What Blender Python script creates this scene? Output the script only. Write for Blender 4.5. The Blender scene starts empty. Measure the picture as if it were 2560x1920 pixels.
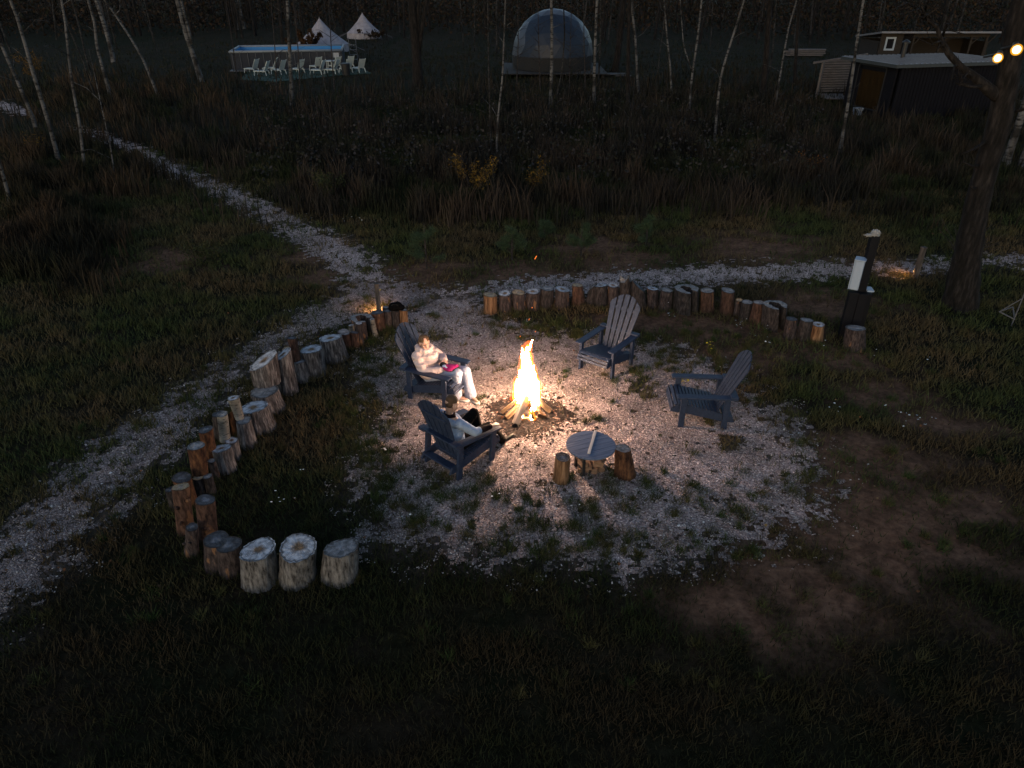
import bpy, bmesh, math, random
import numpy as np
from mathutils import Vector, Matrix, Euler

random.seed(7)
RNG = np.random.default_rng(7)
R = math.radians
PI = math.pi
scene = bpy.context.scene
COL = scene.collection

# ------------------------------------------------------------------ camera, sky, sun, exposure
CAM_H, PITCH, FPX = 6.33, R(30), 1777.0
cam_d = bpy.data.cameras.new('camera'); cam = bpy.data.objects.new('camera', cam_d); COL.objects.link(cam)
cam.location = (0, 0, CAM_H); cam.rotation_euler = (R(90) - PITCH, 0, 0)
cam_d.sensor_width = 36; cam_d.lens = 36 * FPX / 2560; cam_d.clip_end = 1500; cam_d.clip_start = .1
scene.camera = cam

SUN_EL, SUN_ROT = R(14), R(200)
world = bpy.data.worlds.new('World'); scene.world = world; world.use_nodes = True
wn = world.node_tree.nodes; wl = world.node_tree.links
sky = wn.new('ShaderNodeTexSky'); sky.sky_type = 'NISHITA'; sky.sun_disc = False
sky.sun_elevation = SUN_EL; sky.sun_rotation = SUN_ROT
wl.new(sky.outputs[0], wn['Background'].inputs[0]); wn['Background'].inputs[1].default_value = 0.15
sun_d = bpy.data.lights.new('sun', 'SUN'); sun_d.energy = 0.03; sun_d.angle = R(20); sun_d.color = (1, .88, .8)
sun = bpy.data.objects.new('sun', sun_d); COL.objects.link(sun)
sun.rotation_euler = (R(90) - SUN_EL, 0, -SUN_ROT + PI)
vs = scene.view_settings
vs.view_transform = 'Standard'; vs.look = 'None'; vs.gamma = 1; vs.exposure = 0.25; vs.use_curve_mapping = False
scene.cycles.use_denoising = True
scene.cycles.max_bounces = 5; scene.cycles.diffuse_bounces = 2; scene.cycles.transparent_max_bounces = 12
scene.cycles.sample_clamp_indirect = 3.0

# ------------------------------------------------------------------ surveying helpers
def ray(u, v):
    x = (u - 1280) / FPX; y = (960 - v) / FPX
    return Vector((x, math.cos(PITCH) + math.sin(PITCH) * y, -math.sin(PITCH) + math.cos(PITCH) * y))
def at(u, v, z=0.0):
    d = ray(u, v); return Vector((0, 0, CAM_H)) + d * ((z - CAM_H) / d.z)
def atY(u, v, Y):
    d = ray(u, v); return Vector((0, 0, CAM_H)) + d * (Y / d.y)
def ppm(p):
    return FPX / (p[1] * math.cos(PITCH) + (CAM_H - p[2]) * math.sin(PITCH))
def at_np(u, v):
    x = (u - 1280) / FPX; y = (960 - v) / FPX
    dz = -math.sin(PITCH) + math.cos(PITCH) * y; dy = math.cos(PITCH) + math.sin(PITCH) * y
    k = -CAM_H / dz
    return x * k, dy * k

# ------------------------------------------------------------------ mesh helpers
class MB:
    def __init__(s): s.v = []; s.f = []; s.att = []; s.mi = []
    def add(s, verts, faces, att=0.0, mi=0):
        o = len(s.v); s.v += [tuple(p) for p in verts]
        s.f += [tuple(i + o for i in f) for f in faces]
        s.att += list(att) if hasattr(att, '__len__') else [att] * len(verts)
        s.mi += [mi] * len(faces)
    def box(s, c, size, rot=None, mi=0):
        c = Vector(c); m = rot if rot is not None else Matrix.Identity(3)
        if isinstance(m, (tuple, list)): m = Euler(m).to_matrix()
        hx, hy, hz = size[0] / 2, size[1] / 2, size[2] / 2
        vs_ = [c + m @ Vector((sx * hx, sy * hy, sz * hz)) for sz in (-1, 1) for sy in (-1, 1) for sx in (-1, 1)]
        s.add(vs_, [(0, 2, 3, 1), (4, 5, 7, 6), (0, 1, 5, 4), (2, 6, 7, 3), (0, 4, 6, 2), (1, 3, 7, 5)], mi=mi)
    def beam(s, a, b, w, h, up=(0, 0, 1), mi=0):
        a = Vector(a); b = Vector(b); d = (b - a); L = d.length; y = d.normalized()
        x = y.cross(Vector(up)); x = x.normalized() if x.length > 1e-6 else Vector((1, 0, 0))
        z = x.cross(y); m = Matrix((x, y, z)).transposed()
        s.box((a + b) / 2, (w, L, h), m, mi)
    def tube(s, pts, radii, n=8, caps=True, mi=0, wob=0.0):
        pts = [Vector(p) for p in pts]; rings = []
        if not hasattr(radii, '__len__'): radii = [radii] * len(pts)
        t0 = (pts[1] - pts[0]).normalized(); ref = Vector((1, 0, 0)) if abs(t0.x) < .8 else Vector((0, 1, 0))
        V = []; F = []; A = []; L = 0
        for i, p in enumerate(pts):
            t = (pts[min(i + 1, len(pts) - 1)] - pts[max(i - 1, 0)]).normalized()
            a = t.cross(ref).normalized(); b = t.cross(a)
            if i: L += (p - pts[i - 1]).length
            for k in range(n):
                th = 2 * PI * k / n; r = radii[i] * (1 + wob * (random.random() - .5))
                V.append(p + (a * math.cos(th) + b * math.sin(th)) * r); A.append(L)
        for i in range(len(pts) - 1):
            for k in range(n):
                k2 = (k + 1) % n
                F.append((i * n + k, i * n + k2, (i + 1) * n + k2, (i + 1) * n + k))
        if caps:
            F.append(tuple(range(n - 1, -1, -1))); F.append(tuple((len(pts) - 1) * n + k for k in range(n)))
        s.add(V, F, A, mi)
    def prism(s, outline, a, b, axis='y', mi=0):
        n = len(outline)
        def P(q, t):
            return {'x': (t, q[0], q[1]), 'y': (q[0], t, q[1]), 'z': (q[0], q[1], t)}[axis]
        V = [P(q, a) for q in outline] + [P(q, b) for q in outline]
        F = [tuple(range(n - 1, -1, -1)), tuple(range(n, 2 * n))] + [(i, (i + 1) % n, n + (i + 1) % n, n + i) for i in range(n)]
        s.add(V, F, mi=mi)
    def ell(s, c, r, nu=14, nv=9, rot=None, mi=0):
        c = Vector(c); m = rot if rot is not None else Matrix.Identity(3)
        if not hasattr(r, '__len__'): r = (r, r, r)
        V = []; F = []
        for j in range(1, nv):
            ph = PI * j / nv
            for i in range(nu):
                t = 2 * PI * i / nu
                V.append(c + m @ Vector((r[0] * math.sin(ph) * math.cos(t), r[1] * math.sin(ph) * math.sin(t), r[2] * math.cos(ph))))
        top = len(V); V.append(c + m @ Vector((0, 0, r[2]))); V.append(c + m @ Vector((0, 0, -r[2])))
        for j in range(nv - 2):
            for i in range(nu):
                i2 = (i + 1) % nu
                F.append((j * nu + i, (j + 1) * nu + i, (j + 1) * nu + i2, j * nu + i2))
        for i in range(nu):
            i2 = (i + 1) % nu
            F.append((top, i, i2)); F.append((top + 1, (nv - 2) * nu + i2, (nv - 2) * nu + i))
        s.add(V, F, mi=mi)
    def build(s, name, mats, parent=None, smooth=False, bevel=0.0, loc=None, att=None):
        me = bpy.data.meshes.new(name); me.from_pydata(s.v, [], s.f); me.update()
        mats = mats if isinstance(mats, (list, tuple)) else [mats]
        for m in mats: me.materials.append(m)
        if any(s.mi): me.polygons.foreach_set('material_index', s.mi)
        if att: 
            a = me.attributes.new(att, 'FLOAT', 'POINT'); a.data.foreach_set('value', s.att)
        bm = bmesh.new(); bm.from_mesh(me); bmesh.ops.recalc_face_normals(bm, faces=bm.faces); bm.to_mesh(me); bm.free()
        if smooth: me.polygons.foreach_set('use_smooth', [True] * len(me.polygons))
        o = bpy.data.objects.new(name, me); COL.objects.link(o)
        if parent is not None: o.parent = parent
        if loc is not None: o.location = loc
        if bevel:
            b = o.modifiers.new('bevel', 'BEVEL'); b.width = bevel; b.segments = 2; b.limit_method = 'ANGLE'
        return o

def np_mesh(name, verts, loops, sizes, mats, cols=None, mi=None, smooth=False, parent=None):
    """big mesh straight from arrays"""
    me = bpy.data.meshes.new(name)
    verts = np.asarray(verts, np.float32); loops = np.asarray(loops, np.int32); sizes = np.asarray(sizes, np.int32)
    me.vertices.add(len(verts)); me.vertices.foreach_set('co', verts.ravel())
    me.loops.add(len(loops)); me.loops.foreach_set('vertex_index', loops)
    me.polygons.add(len(sizes)); st = np.concatenate([[0], np.cumsum(sizes)[:-1]]).astype(np.int32)
    me.polygons.foreach_set('loop_start', st)
    me.polygons.foreach_set('loop_total', sizes)
    for m in (mats if isinstance(mats, (list, tuple)) else [mats]): me.materials.append(m)
    if cols is not None:
        a = me.color_attributes.new('col', 'FLOAT_COLOR', 'POINT')
        c4 = np.ones((len(verts), 4), np.float32); c4[:, :3] = cols; a.data.foreach_set('color', c4.ravel())
    if mi is not None: me.polygons.foreach_set('material_index', np.asarray(mi, np.int32))
    if smooth: me.polygons.foreach_set('use_smooth', np.ones(len(sizes), bool))
    me.update(calc_edges=True); me.validate()
    o = bpy.data.objects.new(name, me); COL.objects.link(o)
    if parent is not None: o.parent = parent
    return o

def tag(o, label, cat, group=None):
    o['label'] = label; o['category'] = cat
    if group: o['group'] = group
    return o
def empty(name, loc, rz=0.0, label=None, cat=None, group=None):
    o = bpy.data.objects.new(name, None); COL.objects.link(o); o.empty_display_size = .1
    o.location = loc; o.rotation_euler = (0, 0, rz)
    if label: tag(o, label, cat, group)
    return o
def structure(o): o['kind'] = 'structure'; return o
def stuff(o): o['kind'] = 'stuff'; return o
KIDS = {}
def copy_tree(o, parent=None):
    c = o.copy(); COL.objects.link(c); c.parent = parent
    for ch in list(o.children): copy_tree(ch, c)
    return c

def fbm(x, y, seed=0, octv=4, freq=1.0):
    r = np.random.default_rng(100 + seed); out = np.zeros_like(x); amp = 1.0; tot = 0
    for o in range(octv):
        for k in range(4):
            a = r.uniform(0, 2 * PI); ph = r.uniform(0, 2 * PI); fq = freq * (2 ** o) * r.uniform(.7, 1.4)
            out += amp * np.sin((x * math.cos(a) + y * math.sin(a)) * fq * 2 * PI + ph + 1.3 * np.sin((x * math.sin(a) - y * math.cos(a)) * fq * 3 + ph * 2))
        tot += amp * 2; amp *= .55
    return out / tot

def in_poly(x, y, poly):
    inside = np.zeros(x.shape, bool); n = len(poly)
    for i in range(n):
        x1, y1 = poly[i]; x2, y2 = poly[(i + 1) % n]
        c = ((y1 > y) != (y2 > y)) & (x < (x2 - x1) * (y - y1) / (y2 - y1 + 1e-12) + x1)
        inside ^= c
    return inside

# ------------------------------------------------------------------ materials
def new_mat(name):
    m = bpy.data.materials.new(name); m.use_nodes = True
    nt = m.node_tree; return m, nt.nodes, nt.links, nt.nodes['Principled BSDF']
def ramp(nodes, stops):
    r = nodes.new('ShaderNodeValToRGB'); e = r.color_ramp.elements
    while len(e) > 1: e.remove(e[-1])
    for i, (p, c) in enumerate(stops):
        x = e[0] if i == 0 else e.new(p)
        x.position = p; x.color = (*c, 1)
    return r
def coords(nodes, links, scale=(1, 1, 1), kind='Object'):
    tc = nodes.new('ShaderNodeTexCoord'); mp = nodes.new('ShaderNodeMapping'); mp.inputs['Scale'].default_value = scale
    links.new(tc.outputs[kind], mp.inputs[0]); return mp.outputs[0]
def bump(nodes, links, bsdf, height, strength=.5, dist=.02):
    b = nodes.new('ShaderNodeBump'); b.inputs['Strength'].default_value = strength; b.inputs['Distance'].default_value = dist
    links.new(height, b.inputs['Height']); links.new(b.outputs[0], bsdf.inputs['Normal'])
def mat_noise(name, stops, scale=(1, 1, 1), nscale=8, detail=6, rough=.85, bstr=.4, bdist=.01, spec=.3, metal=0.0):
    m, n, l, b = new_mat(name)
    c = coords(n, l, scale); t = n.new('ShaderNodeTexNoise'); t.inputs['Scale'].default_value = nscale; t.inputs['Detail'].default_value = detail
    l.new(c, t.inputs[0]); r = ramp(n, stops); l.new(t.outputs[0], r.inputs[0]); l.new(r.outputs[0], b.inputs['Base Color'])
    b.inputs['Roughness'].default_value = rough; b.inputs['Specular IOR Level'].default_value = spec; b.inputs['Metallic'].default_value = metal
    if bstr: bump(n, l, b, t.outputs[0], bstr, bdist)
    return m
def mat_flat(name, c, rough=.6, spec=.4, metal=0.0, var=.12):
    lo = tuple(x * (1 - var) for x in c); hi = tuple(min(1, x * (1 + var)) for x in c)
    return mat_noise(name, [(.3, lo), (.7, hi)], nscale=14, rough=rough, bstr=.1, bdist=.004, spec=spec, metal=metal)
def mat_attr(name, rough=.9, spec=.1, trans=0.0):
    m, n, l, b = new_mat(name); a = n.new('ShaderNodeVertexColor'); a.layer_name = 'col'
    l.new(a.outputs[0], b.inputs['Base Color']); b.inputs['Roughness'].default_value = rough; b.inputs['Specular IOR Level'].default_value = spec
    return m
def mat_emit(name, c, s):
    m = bpy.data.materials.new(name); m.use_nodes = True; n = m.node_tree.nodes; l = m.node_tree.links
    n.remove(n['Principled BSDF']); e = n.new('ShaderNodeEmission'); e.inputs[0].default_value = (*c, 1); e.inputs[1].default_value = s
    l.new(e.outputs[0], n['Material Output'].inputs[0]); return m

def bark_mat(name, dark, mid, light, zs=.25, nscale=22, bstr=.8, patch=None):
    """stretched fissures; patch = colour of places where bark has come off"""
    m, n, l, b = new_mat(name)
    c = coords(n, l, (1, 1, zs))
    t = n.new('ShaderNodeTexNoise'); t.inputs['Scale'].default_value = nscale; t.inputs['Detail'].default_value = 8; t.inputs['Roughness'].default_value = .65
    l.new(c, t.inputs[0]); r = ramp(n, [(.34, dark), (.5, mid), (.68, light)]); l.new(t.outputs[0], r.inputs[0])
    col = r.outputs[0]
    if patch:
        c2 = coords(n, l, (1, 1, .35)); t2 = n.new('ShaderNodeTexNoise'); t2.inputs['Scale'].default_value = 8; t2.inputs['Detail'].default_value = 5
        oi = n.new('ShaderNodeObjectInfo'); ad = n.new('ShaderNodeVectorMath'); ad.operation = 'ADD'
        l.new(c2, ad.inputs[0]); l.new(oi.outputs['Location'], ad.inputs[1]); l.new(ad.outputs[0], t2.inputs[0])
        r2 = ramp(n, [(.61, (0, 0, 0)), (.66, (1, 1, 1))]); l.new(t2.outputs[0], r2.inputs[0])
        mx = n.new('ShaderNodeMix'); mx.data_type = 'RGBA'; l.new(r2.outputs[0], mx.inputs[0]); l.new(col, mx.inputs[6]); mx.inputs[7].default_value = (*patch, 1)
        col = mx.outputs[2]
    l.new(col, b.inputs['Base Color']); b.inputs['Roughness'].default_value = .95; b.inputs['Specular IOR Level'].default_value = .15
    bump(n, l, b, t.outputs[0], bstr, .02)
    return m
def birch_mat(name, white=(.5, .5, .5), dark=(.02, .018, .018), thr=.56, zs=9.0, ns=4.0):
    """white bark with dark horizontal lenticels and dark blotches"""
    m, n, l, b = new_mat(name)
    c = coords(n, l, (1.0, 1.0, zs)); t = n.new('ShaderNodeTexNoise'); t.inputs['Scale'].default_value = ns; t.inputs['Detail'].default_value = 5; t.inputs['Roughness'].default_value = .7
    l.new(c, t.inputs[0]); r = ramp(n, [(thr - .05, white), (thr + .04, dark)]); l.new(t.outputs[0], r.inputs[0])
    c2 = coords(n, l, (1, 1, .7)); t2 = n.new('ShaderNodeTexNoise'); t2.inputs['Scale'].default_value = 1.6; t2.inputs['Detail'].default_value = 4
    l.new(c2, t2.inputs[0]); r2 = ramp(n, [(.38, (.13, .12, .115)), (.55, (1, 1, 1))]); l.new(t2.outputs[0], r2.inputs[0])
    mx = n.new('ShaderNodeMix'); mx.data_type = 'RGBA'; mx.blend_type = 'MULTIPLY'; mx.inputs[0].default_value = 1
    l.new(r.outputs[0], mx.inputs[6]); l.new(r2.outputs[0], mx.inputs[7]); l.new(mx.outputs[2], b.inputs['Base Color'])
    b.inputs['Roughness'].default_value = .8; b.inputs['Specular IOR Level'].default_value = .2
    bump(n, l, b, t.outputs[0], .3, .01); return m
def cut_mat(name, wood, edge, heart, ringf=70):
    """sawn end: growth rings by the radial attribute, weathered blotches, dark heart crack"""
    m, n, l, b = new_mat(name)
    a = n.new('ShaderNodeAttribute'); a.attribute_name = 'rr'
    c = coords(n, l); t = n.new('ShaderNodeTexNoise'); t.inputs['Scale'].default_value = 9; t.inputs['Detail'].default_value = 6; t.inputs['Roughness'].default_value = .65
    oi = n.new('ShaderNodeObjectInfo'); ad = n.new('ShaderNodeVectorMath'); ad.operation = 'ADD'
    l.new(c, ad.inputs[0]); l.new(oi.outputs['Location'], ad.inputs[1]); l.new(ad.outputs[0], t.inputs[0])
    # radial + noise
    ma = n.new('ShaderNodeMath'); ma.operation = 'MULTIPLY_ADD'; l.new(t.outputs[0], ma.inputs[0]); ma.inputs[1].default_value = .75; l.new(a.outputs['Fac'], ma.inputs[2])
    r = ramp(n, [(.42, heart), (.62, wood), (1.12, wood), (1.0, wood)][:3]); 
    e = r.color_ramp.elements; e.new(.84).color = (*wood, 1); e.new(.95).color = (*edge, 1)
    sc_ = n.new('ShaderNodeMath'); sc_.operation = 'MULTIPLY'; sc_.inputs[1].default_value = .72; l.new(ma.outputs[0], sc_.inputs[0]); l.new(sc_.outputs[0], r.inputs[0])
    rg = n.new('ShaderNodeMath'); rg.operation = 'MULTIPLY_ADD'; l.new(a.outputs['Fac'], rg.inputs[0]); rg.inputs[1].default_value = ringf
    t3 = n.new('ShaderNodeMath'); t3.operation = 'MULTIPLY'; l.new(t.outputs[0], t3.inputs[0]); t3.inputs[1].default_value = 12; l.new(t3.outputs[0], rg.inputs[2])
    sn = n.new('ShaderNodeMath'); sn.operation = 'SINE'; l.new(rg.outputs[0], sn.inputs[0])
    mr = n.new('ShaderNodeMapRange'); mr.inputs[1].default_value = -1; mr.inputs[2].default_value = 1; mr.inputs[3].default_value = .72; mr.inputs[4].default_value = 1.08
    l.new(sn.outputs[0], mr.inputs[0])
    t4 = n.new('ShaderNodeTexNoise'); t4.inputs['Scale'].default_value = 16; t4.inputs['Detail'].default_value = 4; l.new(ad.outputs[0], t4.inputs[0])
    mr2 = n.new('ShaderNodeMapRange'); mr2.inputs[1].default_value = .35; mr2.inputs[2].default_value = .65; mr2.inputs[3].default_value = .45; mr2.inputs[4].default_value = 1.1
    l.new(t4.outputs[0], mr2.inputs[0])
    mm = n.new('ShaderNodeMath'); mm.operation = 'MULTIPLY'; l.new(mr.outputs[0], mm.inputs[0]); l.new(mr2.outputs[0], mm.inputs[1])
    vm = n.new('ShaderNodeVectorMath'); vm.operation = 'SCALE'; l.new(r.outputs[0], vm.inputs[0]); l.new(mm.outputs[0], vm.inputs['Scale'])
    l.new(vm.outputs[0], b.inputs['Base Color']); b.inputs['Roughness'].default_value = .75; b.inputs['Specular IOR Level'].default_value = .3
    bump(n, l, b, t4.outputs[0], .4, .008); return m

M = {}
M['bark_red'] = bark_mat('pine_bark_reddish', (.013, .008, .007), (.048, .027, .021), (.095, .056, .043), .3, 26, 1.0, patch=(.13, .07, .042))
M['bark_brown'] = bark_mat('pine_bark_brown', (.009, .007, .0075), (.033, .026, .027), (.080, .064, .062), .3, 28, 1.0, patch=(.13, .072, .042))
M['bark_dark'] = bark_mat('dark_bark', (.007, .006, .006), (.024, .021, .022), (.060, .052, .052), .3, 28, 1.0)
M['bark_grey'] = bark_mat('weathered_grey_bark', (.008, .007, .008), (.075, .068, .070), (.235, .215, .215), .16, 24, 1.0)
M['bark_white'] = bark_mat('pale_aspen_bark', (.010, .009, .009), (.095, .092, .092), (.185, .18, .178), .30, 20, 1.0)
M['bark_tan'] = bark_mat('debarked_trunk_wood', (.035, .017, .009), (.125, .070, .038), (.24, .145, .085), .10, 26, .8)
M['bark_ochre'] = bark_mat('orange_pine_bark', (.012, .006, .005), (.058, .027, .016), (.13, .063, .030), .35, 18, .9)
M['bark_birch'] = birch_mat('birch_log_bark', (.24, .225, .20), (.012, .011, .010), .58, 5, 11)
M['birch'] = birch_mat('birch_trunk_bark', (.088, .088, .092), (.007, .007, .007), .55, 4.0, 2.6)
M['birch_dim'] = birch_mat('birch_trunk_bark_grey', (.030, .029, .030), (.006, .006, .006), .52, 4.0, 2.6)
M['bark_trunk'] = bark_mat('tree_trunk_bark', (.003, .003, .003), (.009, .008, .008), (.026, .023, .023), .22, 14, 1.0)
M['cut_pale'] = cut_mat('sawn_end_bleached', (.41, .43, .48), (.05, .05, .052), (.17, .11, .065))
M['cut_grey'] = cut_mat('sawn_end_grey', (.20, .20, .21), (.05, .045, .042), (.28, .28, .30))
M['cut_dark'] = cut_mat('sawn_end_dark', (.055, .060, .072), (.03, .027, .025), (.13, .145, .18))
M['cut_ochre'] = cut_mat('sawn_end_ochre', (.36, .27, .17), (.20, .12, .06), (.30, .26, .22))
M['slate'] = mat_noise('slate_painted_wood', [(.28, (.010, .017, .037)), (.5, (.016, .026, .054)), (.68, (.022, .033, .064)), (.78, (.05, .06, .085))], scale=(1, 1, 1), nscale=20, rough=.5, bstr=.12, bdist=.004, spec=.3)
M['fire_wood'] = bark_mat('split_firewood', (.16, .09, .045), (.34, .22, .125), (.46, .33, .21), .3, 10, .3)
M['charred'] = bark_mat('charred_firewood', (.01, .008, .007), (.05, .028, .016), (.16, .08, .035), .3, 14, .5)

# ------------------------------------------------------------------ ground, gravel clearing and paths
def wpoly(px): return [tuple(at(u, v))[:2] for u, v in px]
CLEARING = wpoly([(1010, 770), (1090, 738), (1205, 735), (1212, 792), (1290, 812), (1430, 850), (1500, 832), (1600, 852), (1680, 872), (1770, 895),
    (1840, 955), (1910, 1010), (2000, 1075), (2060, 1170), (2045, 1270), (1950, 1335), (1830, 1385), (1700, 1405), (1560, 1430), (1420, 1425),
    (1300, 1395), (1130, 1375), (1020, 1390), (930, 1330), (900, 1270), (910, 1180), (915, 1100), (955, 1050), (935, 985), (880, 955), (915, 890), (990, 850)])
PATH_NEAR = wpoly([(0, 1330), (110, 1225), (289, 1082), (463, 975), (636, 858), (760, 782), (840, 742), (862, 722), (900, 700), (1010, 700), (1100, 722),
    (1100, 745), (1012, 775), (955, 775), (900, 792), (830, 815), (720, 868), (640, 905), (560, 985), (463, 1098), (289, 1250), (110, 1440), (0, 1568), (-300, 1800), (-300, 1560)])
PATH_FAR = wpoly([(150, 300), (200, 316), (214, 318), (278, 341), (373, 373), (498, 434), (602, 474), (690, 520), (787, 567), (850, 592), (914, 625), (945, 660), (960, 690), (1010, 702), (985, 742), (900, 748),
    (860, 715), (830, 668), (752, 618), (683, 567), (600, 524), (506, 474), (402, 434), (307, 373), (240, 341), (196, 324)])
PATH_RIGHT = wpoly([(960, 715), (1100, 724), (1215, 713), (1300, 692), (1400, 694), (1560, 674), (1700, 668), (1850, 660), (2100, 655), (2370, 648), (2560, 632), (2750, 625),
    (2750, 660), (2560, 662), (2370, 672), (2150, 686), (2000, 698), (1900, 704), (1750, 712), (1600, 722), (1480, 735), (1400, 745), (1210, 742), (1095, 750), (1000, 745)])
PATH_TOP = wpoly([(-60, 245), (0, 255), (40, 262), (75, 280), (70, 292), (30, 285), (0, 272), (-60, 262)])
ALLP = [CLEARING, PATH_NEAR, PATH_FAR, PATH_RIGHT, PATH_TOP]
SANDY = [(at(u, v), r) for u, v, r in [(1300, 690, 1.6), (1060, 680, 1.3), (1550, 655, 1.6), (1270, 830, .7), (1560, 800, .8), (1650, 810, 1.0), (1750, 820, 1.2), (1850, 880, 1.0), (1930, 800, 1.2),
    (2060, 760, 1.3), (2150, 1250, 1.1), (2250, 1180, .9), (1950, 1440, .8), (2330, 1350, 1.0), (2080, 1330, 1.2), (2180, 1400, 1.0), (2120, 1130, 1.0), (2020, 1500, 1.0), (2250, 1320, 1.2), (2420, 1260, .9), (1860, 1530, .8), (2200, 980, .8), (2350, 1060, .8), (1980, 850, .8), (780, 640, .9), (430, 650, 1.2), (820, 690, .8), (1900, 620, 2.0), (2100, 900, .8), (1480, 620, 1.5)]]
def warp(x, y, a=.12):
    return x + a * fbm(x, y, 3, 3, .9), y + a * fbm(x, y, 4, 3, .9)
def gravel_in(x, y, amp=.22):
    wx, wy = warp(x, y, amp); m = np.zeros(x.shape, bool)
    for p in ALLP: m |= in_poly(wx, wy, p)
    return m
def soft_in(x, y, polys, rad=.55, k=10):
    s = np.zeros(x.shape)
    wx, wy = warp(x, y, .22)
    for q in range(k):
        a_ = 2.4 * q; r_ = rad * math.sqrt((q + .5) / k); px_, py_ = wx + r_ * math.cos(a_), wy + r_ * math.sin(a_)
        m_ = np.zeros(x.shape, bool)
        for p in polys: m_ |= in_poly(px_, py_, p)
        s += m_
    return s / k
def edge_noise(x, y): return .34 * fbm(x, y, 71, 3, 1.6) + .26 * fbm(x, y, 72, 2, 4.5)
def patchy(x, y):
    """grass islands in the gravel, thicker towards its rim and along the paths' middles"""
    return fbm(x, y, 9, 3, .55)
def sandy(x, y):
    s = np.zeros(x.shape)
    for c, r in SANDY: s = np.maximum(s, np.exp(-((x - c.x) ** 2 + ((y - c.y) * 1.3) ** 2) / r ** 2))
    return np.clip(s * 1.3 + .45 * fbm(x, y, 11, 4, .8) - .15, 0, 1) * (s > .03)

# ground sheet
gx = np.concatenate([np.linspace(-400, -40, 14)[:-1], np.linspace(-40, -14, 60)[:-1], np.linspace(-14, 14, 210)[:-1], np.linspace(14, 40, 60)[:-1], np.linspace(40, 400, 14)])
gy = np.concatenate([np.linspace(-120, 0, 8)[:-1], np.linspace(0, 26, 200)[:-1], np.linspace(26, 80, 80)[:-1], np.linspace(80, 500, 16)])
X, Y = np.meshgrid(gx, gy); X = X.ravel(); Y = Y.ravel()
nx, ny = len(gx), len(gy)
i = np.arange(nx - 1); j = np.arange(ny - 1); I, J = np.meshgrid(i, j); q = (J * nx + I).ravel()
loops = np.stack([q, q + 1, q + 1 + nx, q + nx], 1).ravel()
Z = np.zeros_like(X)
sd = sandy(X, Y); n1 = fbm(X, Y, 21, 4, .35); n2 = fbm(X, Y, 22, 3, 1.5)
green = np.array([.010, .012, .005]); brown = np.array([.022, .016, .010]); sand = np.array([.135, .076, .049])
t = np.clip(.5 + n1 * .6 + n2 * .3, 0, 1)[:, None]
cols = green * (1 - t) + brown * t; nr = (np.abs(X) < 14) & (Y > 3) & (Y < 26); pv = np.zeros(X.shape); pv[nr] = soft_in(X[nr], Y[nr], ALLP, .5); cols = cols * (1 - pv[:, None]) + np.array([.10, .078, .066]) * pv[:, None]; cols = cols * (1 - sd[:, None]) + sand * sd[:, None] * (.8 + .25 * n2[:, None])
m, n, l, b = new_mat('forest_soil'); a = n.new('ShaderNodeVertexColor'); a.layer_name = 'col'
c = coords(n, l); tn = n.new('ShaderNodeTexNoise'); tn.inputs['Scale'].default_value = 9; tn.inputs['Detail'].default_value = 9; tn.inputs['Roughness'].default_value = .7; l.new(c, tn.inputs[0])
mr = n.new('ShaderNodeMapRange'); mr.inputs[1].default_value = .3; mr.inputs[2].default_value = .7; mr.inputs[3].default_value = .35; mr.inputs[4].default_value = 1.5; l.new(tn.outputs[0], mr.inputs[0])
vm = n.new('ShaderNodeVectorMath'); vm.operation = 'SCALE'; l.new(a.outputs[0], vm.inputs[0]); l.new(mr.outputs[0], vm.inputs['Scale']); l.new(vm.outputs[0], b.inputs['Base Color'])
b.inputs['Roughness'].default_value = 1; b.inputs['Specular IOR Level'].default_value = .05; bump(n, l, b, tn.outputs[0], .6, .05)
ground = structure(np_mesh('ground', np.stack([X, Y, Z], 1), loops, np.full(len(q), 4), m, cols=cols)); ground['label'] = 'dark grassy forest ground around the clearing'

# gravel material: crushed stone chips of many tones
m, n, l, b = new_mat('crushed_gravel'); c = coords(n, l)
v1 = n.new('ShaderNodeTexVoronoi'); v1.inputs['Scale'].default_value = 48; l.new(c, v1.inputs[0])
v2 = n.new('ShaderNodeTexVoronoi'); v2.inputs['Scale'].default_value = 13; l.new(c, v2.inputs[0])
sp = n.new('ShaderNodeSeparateColor'); l.new(v1.outputs['Color'], sp.inputs[0])
r = ramp(n, [(0, (.085, .070, .067)), (.3, (.15, .125, .12)), (.7, (.22, .188, .18)), (.92, (.30, .265, .25)), (1, (.46, .42, .39))]); l.new(sp.outputs[0], r.inputs[0])
tn = n.new('ShaderNodeTexNoise'); tn.inputs['Scale'].default_value = 1.3; tn.inputs['Detail'].default_value = 6; l.new(c, tn.inputs[0])
mr = n.new('ShaderNodeMapRange'); mr.inputs[1].default_value = .3; mr.inputs[2].default_value = .7; mr.inputs[3].default_value = .6; mr.inputs[4].default_value = 1.15; l.new(tn.outputs[0], mr.inputs[0])
vm = n.new('ShaderNodeVectorMath'); vm.operation = 'SCALE'; l.new(r.outputs[0], vm.inputs[0]); l.new(mr.outputs[0], vm.inputs['Scale']); va = n.new('ShaderNodeVertexColor'); va.layer_name = 'col'; v3 = n.new('ShaderNodeVectorMath'); v3.operation = 'MULTIPLY'; l.new(vm.outputs[0], v3.inputs[0]); l.new(va.outputs[0], v3.inputs[1]); l.new(v3.outputs[0], b.inputs['Base Color'])
b.inputs['Roughness'].default_value = .9; b.inputs['Specular IOR Level'].default_value = .2
bump(n, l, b, v1.outputs['Distance'], 1.0, -.03); M['gravel'] = m

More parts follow.
